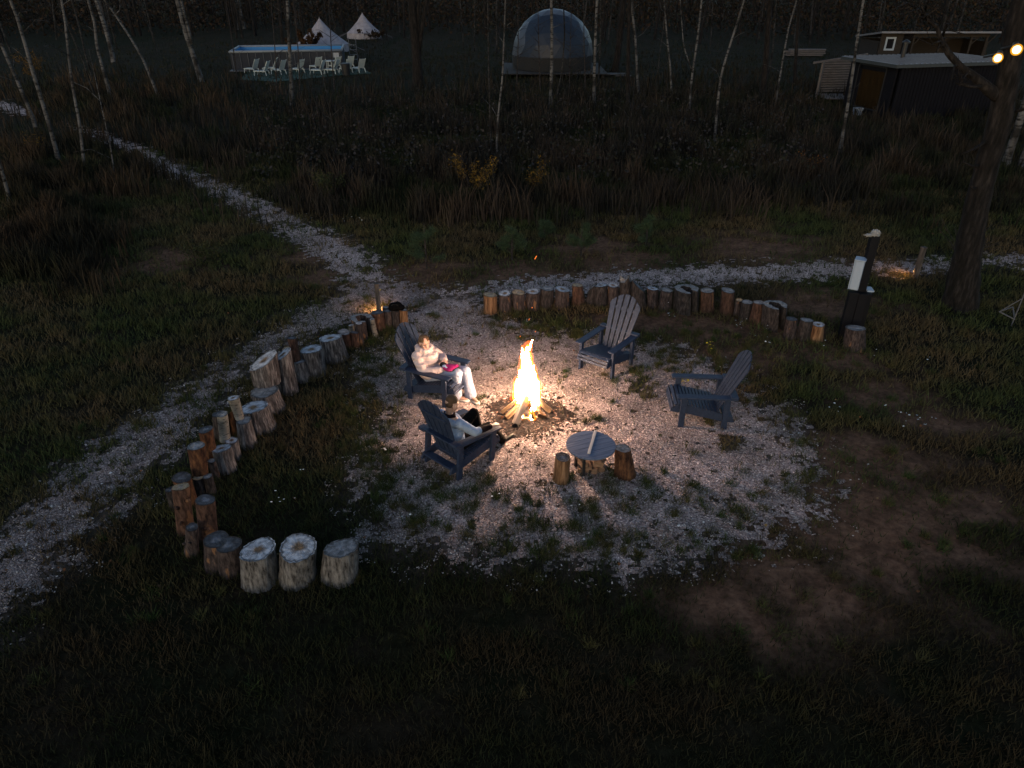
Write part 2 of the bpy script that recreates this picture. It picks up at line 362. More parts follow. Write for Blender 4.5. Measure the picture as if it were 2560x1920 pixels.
def gravel_sheet(name, poly, label, cell=.055, z=.006, cut=None, lightness=2.0):
    P = np.array(poly); x0, y0 = P.min(0) - .6; x1, y1 = P.max(0) + .6
    cell_ = cell if (x1 - x0) * (y1 - y0) < 900 else cell * 1.7
    xs = np.arange(x0, x1, cell_); ys = np.arange(y0, y1, cell_)
    cx, cy = np.meshgrid(xs + cell_ / 2, ys + cell_ / 2); s = cx.shape
    fx, fy = cx.ravel(), cy.ravel()
    wx, wy = warp(fx, fy, .22); sf = soft_in(fx, fy, [poly])
    ok = (sf + edge_noise(fx, fy) + 0.16 * (RNG.random(fx.shape) - .5) > .52) & (sf > .15) & (RNG.random(fx.shape) > .03)
    e = patchy(fx, fy) + .35 * fbm(fx, fy, 31, 2, 3.0)
    ok &= e < .95
    if cut is not None:
        for p in cut: ok &= ~in_poly(wx, wy, p)
    idx = np.nonzero(ok)[0]
    jj, ii = np.divmod(idx, s[1])
    nxv = s[1] + 1
    vid = np.stack([jj * nxv + ii, jj * nxv + ii + 1, (jj + 1) * nxv + ii + 1, (jj + 1) * nxv + ii], 1)
    uq, inv = np.unique(vid.ravel(), return_inverse=True)
    vj, vi = np.divmod(uq, nxv)
    V = np.stack([xs[0] + vi * cell_, ys[0] + vj * cell_, np.full(len(uq), z)], 1)
    h = RNG.random((len(uq), 3)); V[:, :2] += (h[:, :2] - .5) * cell_ * .5; V[:, 2] += h[:, 2] * .012
    dirt_shade = np.clip(1.25 - soft_in(V[:, 0], V[:, 1], [poly], 1.3 if lightness > 2 else .4, 8) + .4 * fbm(V[:, 0], V[:, 1], 74, 3, .7) - .2, 0, 1)[:, None]  # rim dirt plus painted light: clearing gravel paler towards its bright middle
    if lightness < 2.01 and lightness > 1.95: dirt_shade *= .5
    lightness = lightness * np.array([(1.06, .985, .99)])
    tone = lightness * (1 - dirt_shade) + np.array([(.75, .70, .65)]) * dirt_shade
    o = np_mesh(name, V, inv.astype(np.int32), np.full(len(idx), 4), M['gravel'], cols=tone); structure(o); o['label'] = label
    return o
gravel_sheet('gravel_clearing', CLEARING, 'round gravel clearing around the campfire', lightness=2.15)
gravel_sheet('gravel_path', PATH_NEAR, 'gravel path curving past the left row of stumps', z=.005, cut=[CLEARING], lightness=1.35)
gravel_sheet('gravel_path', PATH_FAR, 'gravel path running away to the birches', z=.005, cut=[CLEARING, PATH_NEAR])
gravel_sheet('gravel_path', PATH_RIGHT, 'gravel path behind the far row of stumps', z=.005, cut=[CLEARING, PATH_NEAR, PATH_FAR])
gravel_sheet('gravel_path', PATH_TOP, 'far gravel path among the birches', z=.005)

# loose chips (stuff)
FIRE = at(1318, 1035)
def chips(name, pts, size, pal, label):
    n_ = len(pts); base = np.array([(1, 0, 0), (.3, .8, .1), (-.8, .5, 0), (-.6, -.7, .1), (.5, -.8, 0), (0, 0, .8)])
    F = np.array([(0, 1, 5), (1, 2, 5), (2, 3, 5), (3, 4, 5), (4, 0, 5)])
    s = size * RNG.uniform(.5, 1.5, n_)
    b_ = base[None] * (1 + .5 * (RNG.random((n_, 6, 3)) - .5)); b_[:, :, 1] *= RNG.uniform(.4, .9, n_)[:, None]; b_[:, :, 2] *= RNG.uniform(.3, .8, n_)[:, None]
    a_ = RNG.uniform(0, 2 * PI, n_); ca, sa = np.cos(a_)[:, None], np.sin(a_)[:, None]
    tl = RNG.uniform(-.5, .5, n_)[:, None]
    x = b_[..., 0] * ca - b_[..., 1] * sa; y = b_[..., 0] * sa + b_[..., 1] * ca; z = b_[..., 2] + b_[..., 0] * tl
    V = np.stack([x, y, z], 2) * s[:, None, None]; V[:, :, 0] += pts[:, 0:1]; V[:, :, 1] += pts[:, 1:2]; V[:, :, 2] += .014 + .25 * s[:, None]
    pal = np.array(pal); c_ = pal[RNG.integers(0, len(pal), n_)] * RNG.uniform(.75, 1.2, (n_, 1))
    L = (F[None] + (np.arange(n_) * 6)[:, None, None]).ravel()
    o = np_mesh(name, V.reshape(-1, 3), L, np.full(n_ * 5, 3), M['chip'], cols=np.repeat(np.clip(c_, 0, .85), 6, 0)); stuff(o); o['label'] = label
    return o
M['chip'] = mat_attr('stone_chip', .85, .25)
PAL = [(.10, .084, .08), (.18, .152, .145), (.26, .222, .21), (.32, .278, .26), (.38, .335, .31), (.46, .42, .39), (.28, .22, .18), (.20, .16, .14)]
def rnd_in(n_, x0, x1, y0, y1): return np.stack([RNG.uniform(x0, x1, n_), RNG.uniform(y0, y1, n_)], 1)
p = np.concatenate([rnd_in(90000, -5, 8, 4, 14.5), rnd_in(50000, -13, 0, 5, 14)])
sf = soft_in(p[:, 0], p[:, 1], ALLP, .9)
keep = (sf + edge_noise(p[:, 0], p[:, 1]) + .5 * (RNG.random(len(p)) - .5) > .5) & (patchy(p[:, 0], p[:, 1]) < 1.05)
p = p[keep & (sf > .14)]
fd = np.hypot(p[:, 0] - FIRE.x, p[:, 1] - FIRE.y)
p = p[fd > .35 + .2 * RNG.random(len(p))]
chips('gravel_chips', p, .0125, PAL, 'loose crushed stone chips on the clearing and paths')
p = rnd_in(9000, -8, 8, 4.5, 14); sf = soft_in(p[:, 0], p[:, 1], ALLP, 1.0); p = p[(sf > .55) & (RNG.random(len(p)) < .13)]
chips('pale_pebbles', p, .020, [(.50, .47, .44), (.58, .56, .54), (.42, .37, .31), (.3, .27, .25)], 'scattered larger pale pebbles in the gravel')

# ------------------------------------------------------------------ grass and weeds (stuff)
M['grass'] = mat_attr('grass_blades', .85, .12)
def blades(name, P, h, w, lean, col, label, seg2=False):
    n_ = len(P); a_ = RNG.uniform(0, 2 * PI, n_); la = RNG.uniform(0, 2 * PI, n_); ln = lean * RNG.uniform(.2, 1, n_) * h
    wx, wy = np.cos(a_) * w / 2, np.sin(a_) * w / 2
    bx, by = P[:, 0], P[:, 1]; z0 = np.zeros(n_)
    if seg2:
        mx_, my_ = bx + np.cos(la) * ln * .35, by + np.sin(la) * ln * .35
        V = np.stack([np.stack([bx - wx, by - wy, z0], 1), np.stack([bx + wx, by + wy, z0], 1), np.stack([mx_ + wx * .8, my_ + wy * .8, h * .62], 1), np.stack([mx_ - wx * .8, my_ - wy * .8, h * .62], 1),
                      np.stack([bx + np.cos(la) * ln, by + np.sin(la) * ln, h], 1)], 1)
        k = (np.arange(n_) * 5)[:, None]; L = np.concatenate([k + [[0, 1, 2, 3]], k + [[3, 2, 4]]], 1).ravel(); S = np.tile([4, 3], n_); nv = 5
    else:
        V = np.stack([np.stack([bx - wx, by - wy, z0], 1), np.stack([bx + wx, by + wy, z0], 1), np.stack([bx + np.cos(la) * ln, by + np.sin(la) * ln, h], 1)], 1)
        L = np.arange(n_ * 3); S = np.full(n_, 3); nv = 3
    o = np_mesh(name, V.reshape(-1, 3), L, S, M['grass'], cols=np.repeat(col, nv, 0)); stuff(o); o['label'] = label
    return o
def mixcol(n_, a_, b_, t): 
    t = np.clip(t, 0, 1)[:, None]; return (np.array(a_) * (1 - t) + np.array(b_) * t) * RNG.uniform(.55, 1.45, (n_, 1))
# short turf: distance falls off with range so far ground is not over-filled
n0 = 720000
rr = RNG.uniform(2.6, 34, n0); aa = RNG.uniform(-1, 1, n0) * np.where(rr < 9, R(62), R(46)); P = np.stack([rr * np.sin(aa), rr * np.cos(aa)], 1)
sf = soft_in(P[:, 0], P[:, 1], ALLP, .9) + edge_noise(P[:, 0], P[:, 1]) * .9; g = sf > .52; e = patchy(P[:, 0], P[:, 1]) + .35 * fbm(P[:, 0], P[:, 1], 31, 2, 3.0)
sdv = sandy(P[:, 0], P[:, 1]); tuf = fbm(P[:, 0], P[:, 1], 41, 3, 1.1)
prob = np.where(g, np.where(e > .78, .8, np.clip((.95 - sf) * .9, 0, .5)), np.clip(.75 + tuf * .5, .12, 1) * (1 - .93 * sdv) * np.where(rr > 12, np.clip(1.05 - 1.6 * sf, 0, 1), 1))
k = RNG.random(n0) < prob; P = P[k]; tuf = tuf[k]; d = rr[k]; gk = g[k]
h = np.clip(.05 + .05 * RNG.random(len(P)) + .05 * np.clip(tuf, -.3, 1), .02, .3) * np.where(gk, .8, 1) * (1 + d / 40)
col = mixcol(len(P), (.030, .039, .014), (.060, .045, .024), .45 + .9 * fbm(P[:, 0], P[:, 1], 42, 3, .22) + .3 * (RNG.random(len(P)) - .5))
edge_light_falloff = np.clip((P[:, 1] - 6.2) / 2.5 + .35 * fbm(P[:, 0], P[:, 1], 44, 3, .3) - .25 * np.clip(P[:, 0] / 6, -1, 1), 0, 1); col = col * (.55 + .65 * edge_light_falloff)[:, None]   # front edge shade painted into blade colour, easing to paler turf behind and left
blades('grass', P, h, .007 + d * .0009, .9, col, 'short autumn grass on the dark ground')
# separate tufts standing in gravel and sand
c = rnd_in(420, -9, 9, 4.5, 16); inside = gravel_in(c[:, 0], c[:, 1], .5)
c = c[(~inside) | (RNG.random(len(c)) < .42)]
tp = np.array([tuple(at(u, v))[:2] for u, v in [(1185, 1265), (1240, 1235), (1310, 1245), (1480, 1275), (1590, 1265), (1330, 1290), (1040, 1320), (1170, 1330), (1200, 1215), (1730, 1215), (1850, 1280), (1975, 1225), (1990, 1110), (1770, 1050),
    (1500, 1052), (1670, 930), (1672, 905), (1620, 845), (1710, 830), (1750, 835), (1650, 890), (1445, 835), (1380, 815), (1400, 800), (1340, 822), (1195, 1010), (955, 920), (930, 1000), (1000, 1090), (945, 1130), (990, 1180), (1060, 1230), (1110, 1190),
    (1420, 1200), (1700, 985), (1600, 920), (1590, 935), (1800, 905), (1850, 960), (2020, 1200), (1600, 1340), (1450, 1330), (1080, 790), (1040, 770), (985, 880), (980, 905)]])
tb_ = np.array([tuple(at(random.uniform(u0, u1), random.uniform(v0, v1)))[:2] for u0, u1, v0, v1, k_ in [(930, 1230, 1190, 1330, 55), (840, 980, 980, 1200, 45), (1230, 1500, 1230, 1400, 45), (1480, 2000, 1180, 1400, 60), (1230, 1520, 800, 850, 25), (1640, 1950, 830, 1010, 50), (880, 1010, 800, 940, 22)] for _ in range(k_)])
c = np.concatenate([c, tp, tp + RNG.normal(0, .09, tp.shape), tp + RNG.normal(0, .12, tp.shape), tb_])
c = c[np.hypot(c[:, 0] - FIRE.x, c[:, 1] - FIRE.y) > .8]
rad = RNG.uniform(.04, .16, len(c)); per = 90
P = np.repeat(c, per, 0); rs = np.repeat(rad, per); off = RNG.normal(0, 1, P.shape) * rs[:, None] * .6; P = P + off
h = (.05 + .10 * RNG.random(len(P))) * np.exp(-(off ** 2).sum(1) / (rs ** 2)) + .02
col = mixcol(len(P), (.030, .048, .014), (.060, .052, .022), np.repeat(RNG.random(len(c)), per))
blades('grass_tufts', P, h, np.full(len(P), .009), 1.1, col, 'tufts of grass growing through the gravel')
# tall dry weeds beyond the path
def weeds(px_boxes, n_, name, h0, h1, ca, cb, label, w=.02):
    PP = []
    for (u0, u1, v0, v1, share) in px_boxes:
        k_ = int(n_ * share); f_ = lambda lo, hi: (lo + hi) / 2 + (hi - lo) * .72 * (RNG.random(k_) + RNG.random(k_) - 1); u = f_(u0, u1); v = np.maximum(f_(v0, v1), 60)
        x, y = at_np(u, v); PP.append(np.stack([x, y], 1))
    P = np.concatenate(PP); cl = fbm(P[:, 0], P[:, 1], 55, 3, .45)
    k_ = (RNG.random(len(P)) < np.clip(.45 + cl * .8, .03, 1)) & ~gravel_in(P[:, 0], P[:, 1], .3)
    for tr in KEEP_CLEAR: k_ &= np.hypot(P[:, 0] - tr[0], P[:, 1] - tr[1]) > tr[2]
    P = P[k_]; cl = cl[k_]; gr_ = np.clip(1.6 * fbm(P[:, 0], P[:, 1], 58, 3, .16) + .1, 0, 1)[:, None]
    h = RNG.uniform(h0, h1, len(P)) * np.clip(.75 + cl * .7, .3, 1.4)
    col = mixcol(len(P), ca, cb, .5 + 1.1 * fbm(P[:, 0], P[:, 1], 56, 3, .2)); col = col * (1 - gr_) + gr_ * np.array([.013, .017, .007]) * RNG.uniform(.6, 1.5, (len(P), 1)); h = h * (1 - .55 * gr_[:, 0])
    return blades(name, P, h, w + P[:, 1] * .0006, .45, col, label, seg2=True)
pool_c = at(710, 150)
KEEP_CLEAR = []
weeds([(560, 2150, 250, 500, .75), (700, 1500, 430, 560, .12), (1500, 2300, 330, 520, .13)], 110000, 'dry_weeds', .35, 1.0, (.011, .011, .010), (.030, .023, .018), 'tall dry weeds and reeds beyond the path')
weeds([(-50, 270, 420, 700, .5), (0, 460, 330, 480, .2), (0, 600, 195, 300, .3)], 50000, 'dry_grass', .3, .8, (.014, .013, .009), (.040, .027, .017), 'tall brown grass left of the paths')
weeds([(1000, 2560, 190, 330, .6), (2150, 2600, 290, 540, .4)], 60000, 'far_grass', .2, .7, (.008, .009, .006), (.024, .018, .012), 'rough grass under the birches')
weeds([(0, 2560, 95, 200, 1.0)], 40000, 'meadow_grass', .1, .3, (.012, .014, .008), (.022, .018, .011), 'low meadow grass round the pool and dome')

# ------------------------------------------------------------------ trees
M['leaf'] = mat_attr('autumn_leaves', .8, .15)
def leaf_cloud(name, centers, n_, spread, size, pal, parent, seed=1, kind=None):
    """many small leaf faces round given centres"""
    g = np.random.default_rng(seed); C = np.asarray(centers, float); ci = g.integers(0, len(C), n_)
    p = C[ci] + g.normal(0, 1, (n_, 3)) * np.asarray(spread)
    a_ = g.normal(0, 1, (n_, 3)); a_ /= np.linalg.norm(a_, axis=1, keepdims=True)
    b_ = np.cross(a_, g.normal(0, 1, (n_, 3))); b_ /= np.linalg.norm(b_, axis=1, keepdims=True)
    s = size * g.uniform(.5, 1.4, (n_, 1))
    V = np.stack([p - a_ * s, p + b_ * s * .6, p + a_ * s, p - b_ * s * .6], 1).reshape(-1, 3)
    pal = np.array(pal); c_ = np.repeat(pal[g.integers(0, len(pal), n_)] * g.uniform(.6, 1.3, (n_, 1)), 4, 0)
    o = np_mesh(name, V, np.arange(n_ * 4), np.full(n_, 4), M['leaf'], cols=c_, parent=parent)
    if kind: o['kind'] = kind
    return o
LEAF_AUT = [(.05, .035, .012), (.07, .045, .012), (.035, .028, .012), (.09, .055, .012)]
CROWN = None
def resample(pts, k):
    pts = [Vector(p) for p in pts]; seg = [(pts[i + 1] - pts[i]).length for i in range(len(pts) - 1)]; T = sum(seg); out = []
    for j in range(k + 1):
        d = T * j / k; i = 0
        while i < len(seg) - 1 and d > seg[i]: d -= seg[i]; i += 1
        out.append(pts[i].lerp(pts[i + 1], min(1, d / seg[i])))
    return out
TREES = []
def tree(px, wpx, name, mat, label, group='birch trees of the wood', crown=True, top=13.0, forks=(), twigs=6, dz=0.0, cat='tree'):
    """px: pixel polyline base..top as traced; stood on the ground at its base and carried on upwards"""
    b0 = at(*px[0]); Yb = b0.y
    P = [b0] + [atY(u, v, Yb) for u, v in px[1:]]
    r0 = wpx / 2 / ppm(b0 + Vector((0, 0, 1.5)))
    d = (P[-1] - P[-2]).normalized(); L = max(0, (top - P[-1].z)) / max(.4, d.z)
    for k in (.33, .66, 1): P.append(P[-1 if k == .33 else -1] + Vector((d.x * .9, random.uniform(-.02, .02), d.z)) * L * .33)
    n_pts = 26
    Q = [P[0] - Vector((0, 0, .15))] + resample(P, n_pts)
    rad = []
    for i_, p in enumerate(Q):
        f = max(0, i_ - 1) / n_pts; rad.append(r0 * (1.12 - .75 * f) * (1 + .35 * math.exp(-max(p.z, 0) * 3)))
    root = empty(name, b0, 0, label, cat, group)
    mb = MB(); mb.tube([p - b0 for p in Q], rad, n=10 if wpx > 6 else 7, wob=.10)
    for pf, wf in forks:
        F_ = [atY(u, v, Yb) for u, v in pf]; F_.append(F_[-1] + (F_[-1] - F_[-2]) * 2)
        mb.tube([p - b0 for p in resample(F_, 8)], [wf / 2 / ppm(b0) * (1 - .5 * k / 8) for k in range(9)], n=6, wob=.1)
    rnd = random.Random(int(px[0][0] * 7 + px[0][1]))
    for k in range(twigs):                                  # dead side twigs on the visible trunk
        f = rnd.uniform(.15, .7); p = Q[1 + int(f * n_pts)] - b0; a_ = rnd.uniform(0, 2 * PI); l_ = rnd.uniform(.4, 1.3)
        q1 = p + Vector((math.cos(a_) * l_ * .5, math.sin(a_) * l_ * .5, l_ * rnd.uniform(.1, .4))); q2 = q1 + Vector((math.cos(a_ + .3) * l_ * .5, math.sin(a_ + .3) * l_ * .5, l_ * rnd.uniform(-.1, .4)))
        mb.tube([p, q1, q2], [.014, .009, .004], n=4)
    mb.build('trunk', mat, root, smooth=True)
    if crown:
        global CROWN
        if CROWN is None:
            g = random.Random(5)
            cs = [(g.gauss(0, 1.1), g.gauss(0, 1.1), g.uniform(-2.5, 4.0)) for _ in range(60)]
            CROWN = leaf_cloud('crown', cs, 2600, (.45, .45, .5), .085, LEAF_AUT, root, 3)
            cr = CROWN
        else:
            cr = CROWN.copy(); COL.objects.link(cr); cr.parent = root
        tp = Q[-1] - b0; cr.location = (tp.x, tp.y, max(tp.z - 1.2, 10.2)); cr.rotation_euler = (0, 0, rnd.uniform(0, 6)); s = rnd.uniform(.8, 1.2) * (1 if wpx > 6 else .75); cr.scale = (s, s, s)
    TREES.append(root); return root
Z1 = 3.456
def z1(pts, ox=0, oy=0): return [(ox + x / Z1, oy + y / Z1) for x, y in pts][::-1]
B, BD, BT = 'birch_tree', M['birch_dim'], M['birch']
tree(z1([(0, 360), (60, 500), (150, 700), (285, 1020), (310, 1100)]), 8, B, BT, 'white birch leaning left at the very left edge, above the bend of the far path')
tree(z1([(90, 0), (150, 160), (230, 430), (300, 680), (370, 900), (440, 1130), (510, 1400)]), 9, B, BT, 'tall leaning white birch left of the spot where the far path starts')
tree(z1([(535, 30), (565, 200), (600, 560), (640, 830), (690, 1080), (715, 1330), (740, 1520)]), 6.5, B, BT, 'slender white birch standing right at the start of the far path')
tree(z1([(760, 0), (815, 180), (840, 420), (880, 560), (960, 850)]), 7.5, B, BT, 'white birch left of the pool, first of two close thick trunks')
tree(z1([(830, 0), (890, 180), (940, 350), (985, 540)]), 10, B, BT, 'thicker white birch just behind and right of the two close trunks left of the pool')
tree(z1([(905, 0), (990, 120), (1110, 300), (1220, 480), (1290, 640), (1375, 850)]), 6, B, BT, 'white birch leaning hard left, right of the two close trunks', forks=[([(285, 40), (300, 25), (300, 0)], 3)])
tree(z1([(620, 0), (690, 250), (740, 480), (800, 680), (832, 775)]), 4.5, B, BD, 'thin grey birch leaning left, right one of a thin pair at the left')
tree(z1([(560, 150), (640, 350), (720, 520), (770, 700), (835, 860)]), 4, B, BD, 'thinnest grey birch leaning left, left one of a thin pair at the left')
tree(z1([(1530, 0), (1600, 270), (1660, 450), (1745, 710)]), 12, B, BT, 'stout white birch with a double trunk, just left of the pool', forks=[([(480, 110), (470, 70), (452, 0)], 7)])
tree(z1([(2015, 0), (2055, 260)]), 5, B, BT, 'white birch behind the pool, left one of a near pair', twigs=2)
tree(z1([(2060, 0), (2112, 250)]), 6, B, BT, 'white birch behind the pool, right and thicker one of a near pair', twigs=2)
tree(z1([(1915, 0), (1945, 225)]), 3, B, BD, 'thin grey birch behind the left end of the pool', twigs=1)
tree(z1([(300, 0), (345, 150)]), 4, B, BD, 'thin distant birch high up at the left', twigs=1)
tree(z1([(0, 1420), (65, 1650), (95, 1790)]), 7.5, B, BT, 'birch stem cut by the left edge, beside the brown tall grass', top=12)
tree(z1([(915, 1090), (960, 1300), (992, 1530)]), 3.2, 'birch_sapling', BT, 'thin pale sapling stem standing beside the far path', crown=False, top=4.2, twigs=4, group=None)
tree(z1([(615, 0), (625, 200), (640, 500), (650, 740), (655, 910)], 540), 9, B, BT, 'straight white birch with dark bands, standing in front of the pool')
tree(z1([(1215, 0), (1240, 210)], 540), 5, B, BT, 'white birch beside the farther tent', twigs=2)
tree(z1([(785, 0), (830, 130), (857, 250)], 540), 4, B, BD, 'grey forked birch left of the nearer tent', forks=[([(775, 30), (778, 12), (776, 0)], 2)], twigs=2)
tree(z1([(120, 220), (150, 420), (180, 660)], 540), 2.6, 'bare_sapling', M['bark_dark'], 'thin dark sapling in front of the left end of the pool', crown=False, top=6, twigs=10, group='bare saplings')
tree(z1([(500, 300), (515, 500), (530, 880)], 540), 3, 'bare_sapling', M['bark_dark'], 'dark bare sapling just left of the banded birch by the pool', crown=False, top=7, twigs=14, group='bare saplings')
tree(z1([(690, 200), (715, 500), (728, 860)], 540), 3, 'bare_sapling', M['bark_dark'], 'dark bare sapling just right of the banded birch by the pool', crown=False, top=7, twigs=14, group='bare saplings')
tree(z1([(985, 200), (1000, 500), (1025, 780)], 540), 3, 'bare_sapling', M['bark_dark'], 'dark bare sapling in front of the right end of the loungers', crown=False, top=6.5, twigs=14, group='bare saplings')
tree(z1([(1010, 1100), (1040, 1250), (1072, 1470)], 540), 3, 'birch_sapling', BD, 'thin grey sapling stem among the weeds between far path and yellow bush', crown=False, top=3.8, twigs=5, group=None)
tree(z1([(140, 280), (145, 650), (155, 1000), (168, 1390)], 1180), 4, B, BD, 'thin birch behind the yellow bush, left one of a pair', top=11)
tree(z1([(280, 250), (265, 650), (225, 1000), (212, 1250), (225, 1420)], 1180), 5, B, BT, 'thin curved birch behind the yellow bush, right one of a pair', top=11)
tree(z1([(685, 0), (690, 250), (690, 500), (680, 800), (675, 970)], 1180), 8, B, BT, 'straight white birch in front of the middle of the dome')
tree(z1([(1080, 0), (1065, 350), (1055, 700), (1055, 930)], 1180), 7.5, B, BT, 'straight white birch at the right edge of the dome')
tree(z1([(790, 0), (800, 300), (780, 600), (720, 890)], 1180), 3.5, B, BD, 'thin dark birch bending in front of the dome, right of its middle')
tree(z1([(1378, 60), (1410, 300), (1425, 600), (1437, 800)], 1180), 6, B, BT, 'white birch right of the dome, fading out near the top')
tree(z1([(1685, 320), (1715, 600), (1726, 860)], 1180), 5, B, BT, 'short looking white birch left of the forked one', top=9)
tree(z1([(1985, 0), (1940, 400), (1905, 620), (1885, 800), (1878, 1010)], 1180), 5.5, B, BT, 'white birch forking low into two arms, right of the dome', forks=[([(1731, 180), (1709, 116), (1705, 63)], 3)])
tree(z1([(2290, 200), (2200, 480), (2150, 650), (2120, 900), (2095, 1230)], 1180), 6, B, BT, 'curving white birch nearest on the right, leaning right')
tree(z1([(1640, 340), (1600, 650), (1580, 890)], 1180), 2.4, B, BD, 'very thin grey birch leaning right, left of the short one', top=8)
tree(z1([(880, 0), (880, 140)], 1180), 5.5, B, BD, 'bluish birch trunk behind the top of the dome', twigs=1)
tree(z1([(1385, 900), (1370, 1050), (1360, 1370)], 1180), 2.6, 'birch_sapling', BD, 'thin upright sapling stem in the weeds right of the yellow bush', crown=False, top=3.4, twigs=4, group=None)
tree(z1([(1110, 0), (1110, 350), (1090, 740)], 1180), 4, B, BD, 'dim grey birch close behind the one at the right edge of the dome')
tree(z1([(70, 20), (40, 450), (0, 660)], 1920), 4, B, BD, 'grey birch left of the black cabin, farther one leaning right')
tree(z1([(230, 60), (180, 230), (130, 500), (80, 800), (52, 980)], 1920), 4.5, B, BT, 'slim birch left of the slatted fence, leaning right')
tree(z1([(760, 420), (735, 600), (690, 900), (640, 1200), (612, 1370)], 1920), 7.5, B, BT, 'birch with a white lower trunk in front of the slatted fence and cabin')
tree(z1([(1830, 0), (1795, 200)], 1920), 5, B, BT, 'white birch behind the cabins, beside the floodlights', twigs=2)
tree(z1([(2280, 700), (2190, 1000), (2140, 1150), (2040, 1450)], 1920), 17, B, BT, 'thick white birch behind the big pine at the right edge')
tree(z1([(2290, 1150), (2215, 1330), (2175, 1460)], 1920), 12, B, BT, 'birch cut by the right edge, beside the thick one')
tree(z1([(395, 60), (400, 350), (385, 760)], 1180), 2.6, 'bare_sapling', M['bark_dark'], 'dark bare sapling before the left part of the dome', crown=False, top=6, twigs=22, group='bare saplings')
tree(z1([(570, 60), (575, 350), (590, 800)], 1180), 2.6, 'bare_sapling', M['bark_dark'], 'dark bare sapling before the dome, left of its middle', crown=False, top=6, twigs=24, group='bare saplings')
tree(z1([(965, 60), (968, 350), (980, 800)], 1180), 2.8, 'bare_sapling', M['bark_dark'], 'dark bare sapling before the right part of the dome', crown=False, top=6, twigs=24, group='bare saplings')
tree(z1([(860, 60), (850, 350), (840, 800)], 1180), 2.2, 'bare_sapling', M['bark_dark'], 'dark bare sapling before the dome, right of its middle', crown=False, top=6, twigs=24, group='bare saplings')
# dark trunks
PT = 'pine_tree'
tree(z1([(1690, 0), (1710, 250), (1735, 500), (1750, 760)], 540), 24, PT, M['bark_trunk'], 'dark thick pine splitting into three stems, between tents and dome', group=None, forks=[([(1047, 130), (1054, 80), (1066, 0)], 12), ([(1045, 130), (1045, 80), (1047, 0)], 9)], twigs=18)
tree(z1([(1275, 330), (1255, 500), (1232, 620)], 1180), 16, PT, M['bark_trunk'], 'dark pine trunk just right of the dome', group=None, twigs=8)
tree(z1([(1360, 0), (1350, 500), (1345, 950)], 1180), 10, PT, M['bark_trunk'], 'dark straight pine trunk right of the dome, nearer than its neighbour', group=None, twigs=8)
tree(z1([(245, 430), (230, 720)], 1920), 8, PT, M['bark_trunk'], 'dark pine trunk left of the slatted fence', group=None, twigs=6)
tree([(1905, 250), (1915, 150), (1925, 0)], 15, PT, M['bark_trunk'], 'dark slightly leaning pine trunk left of the cabins', group=None, twigs=8)
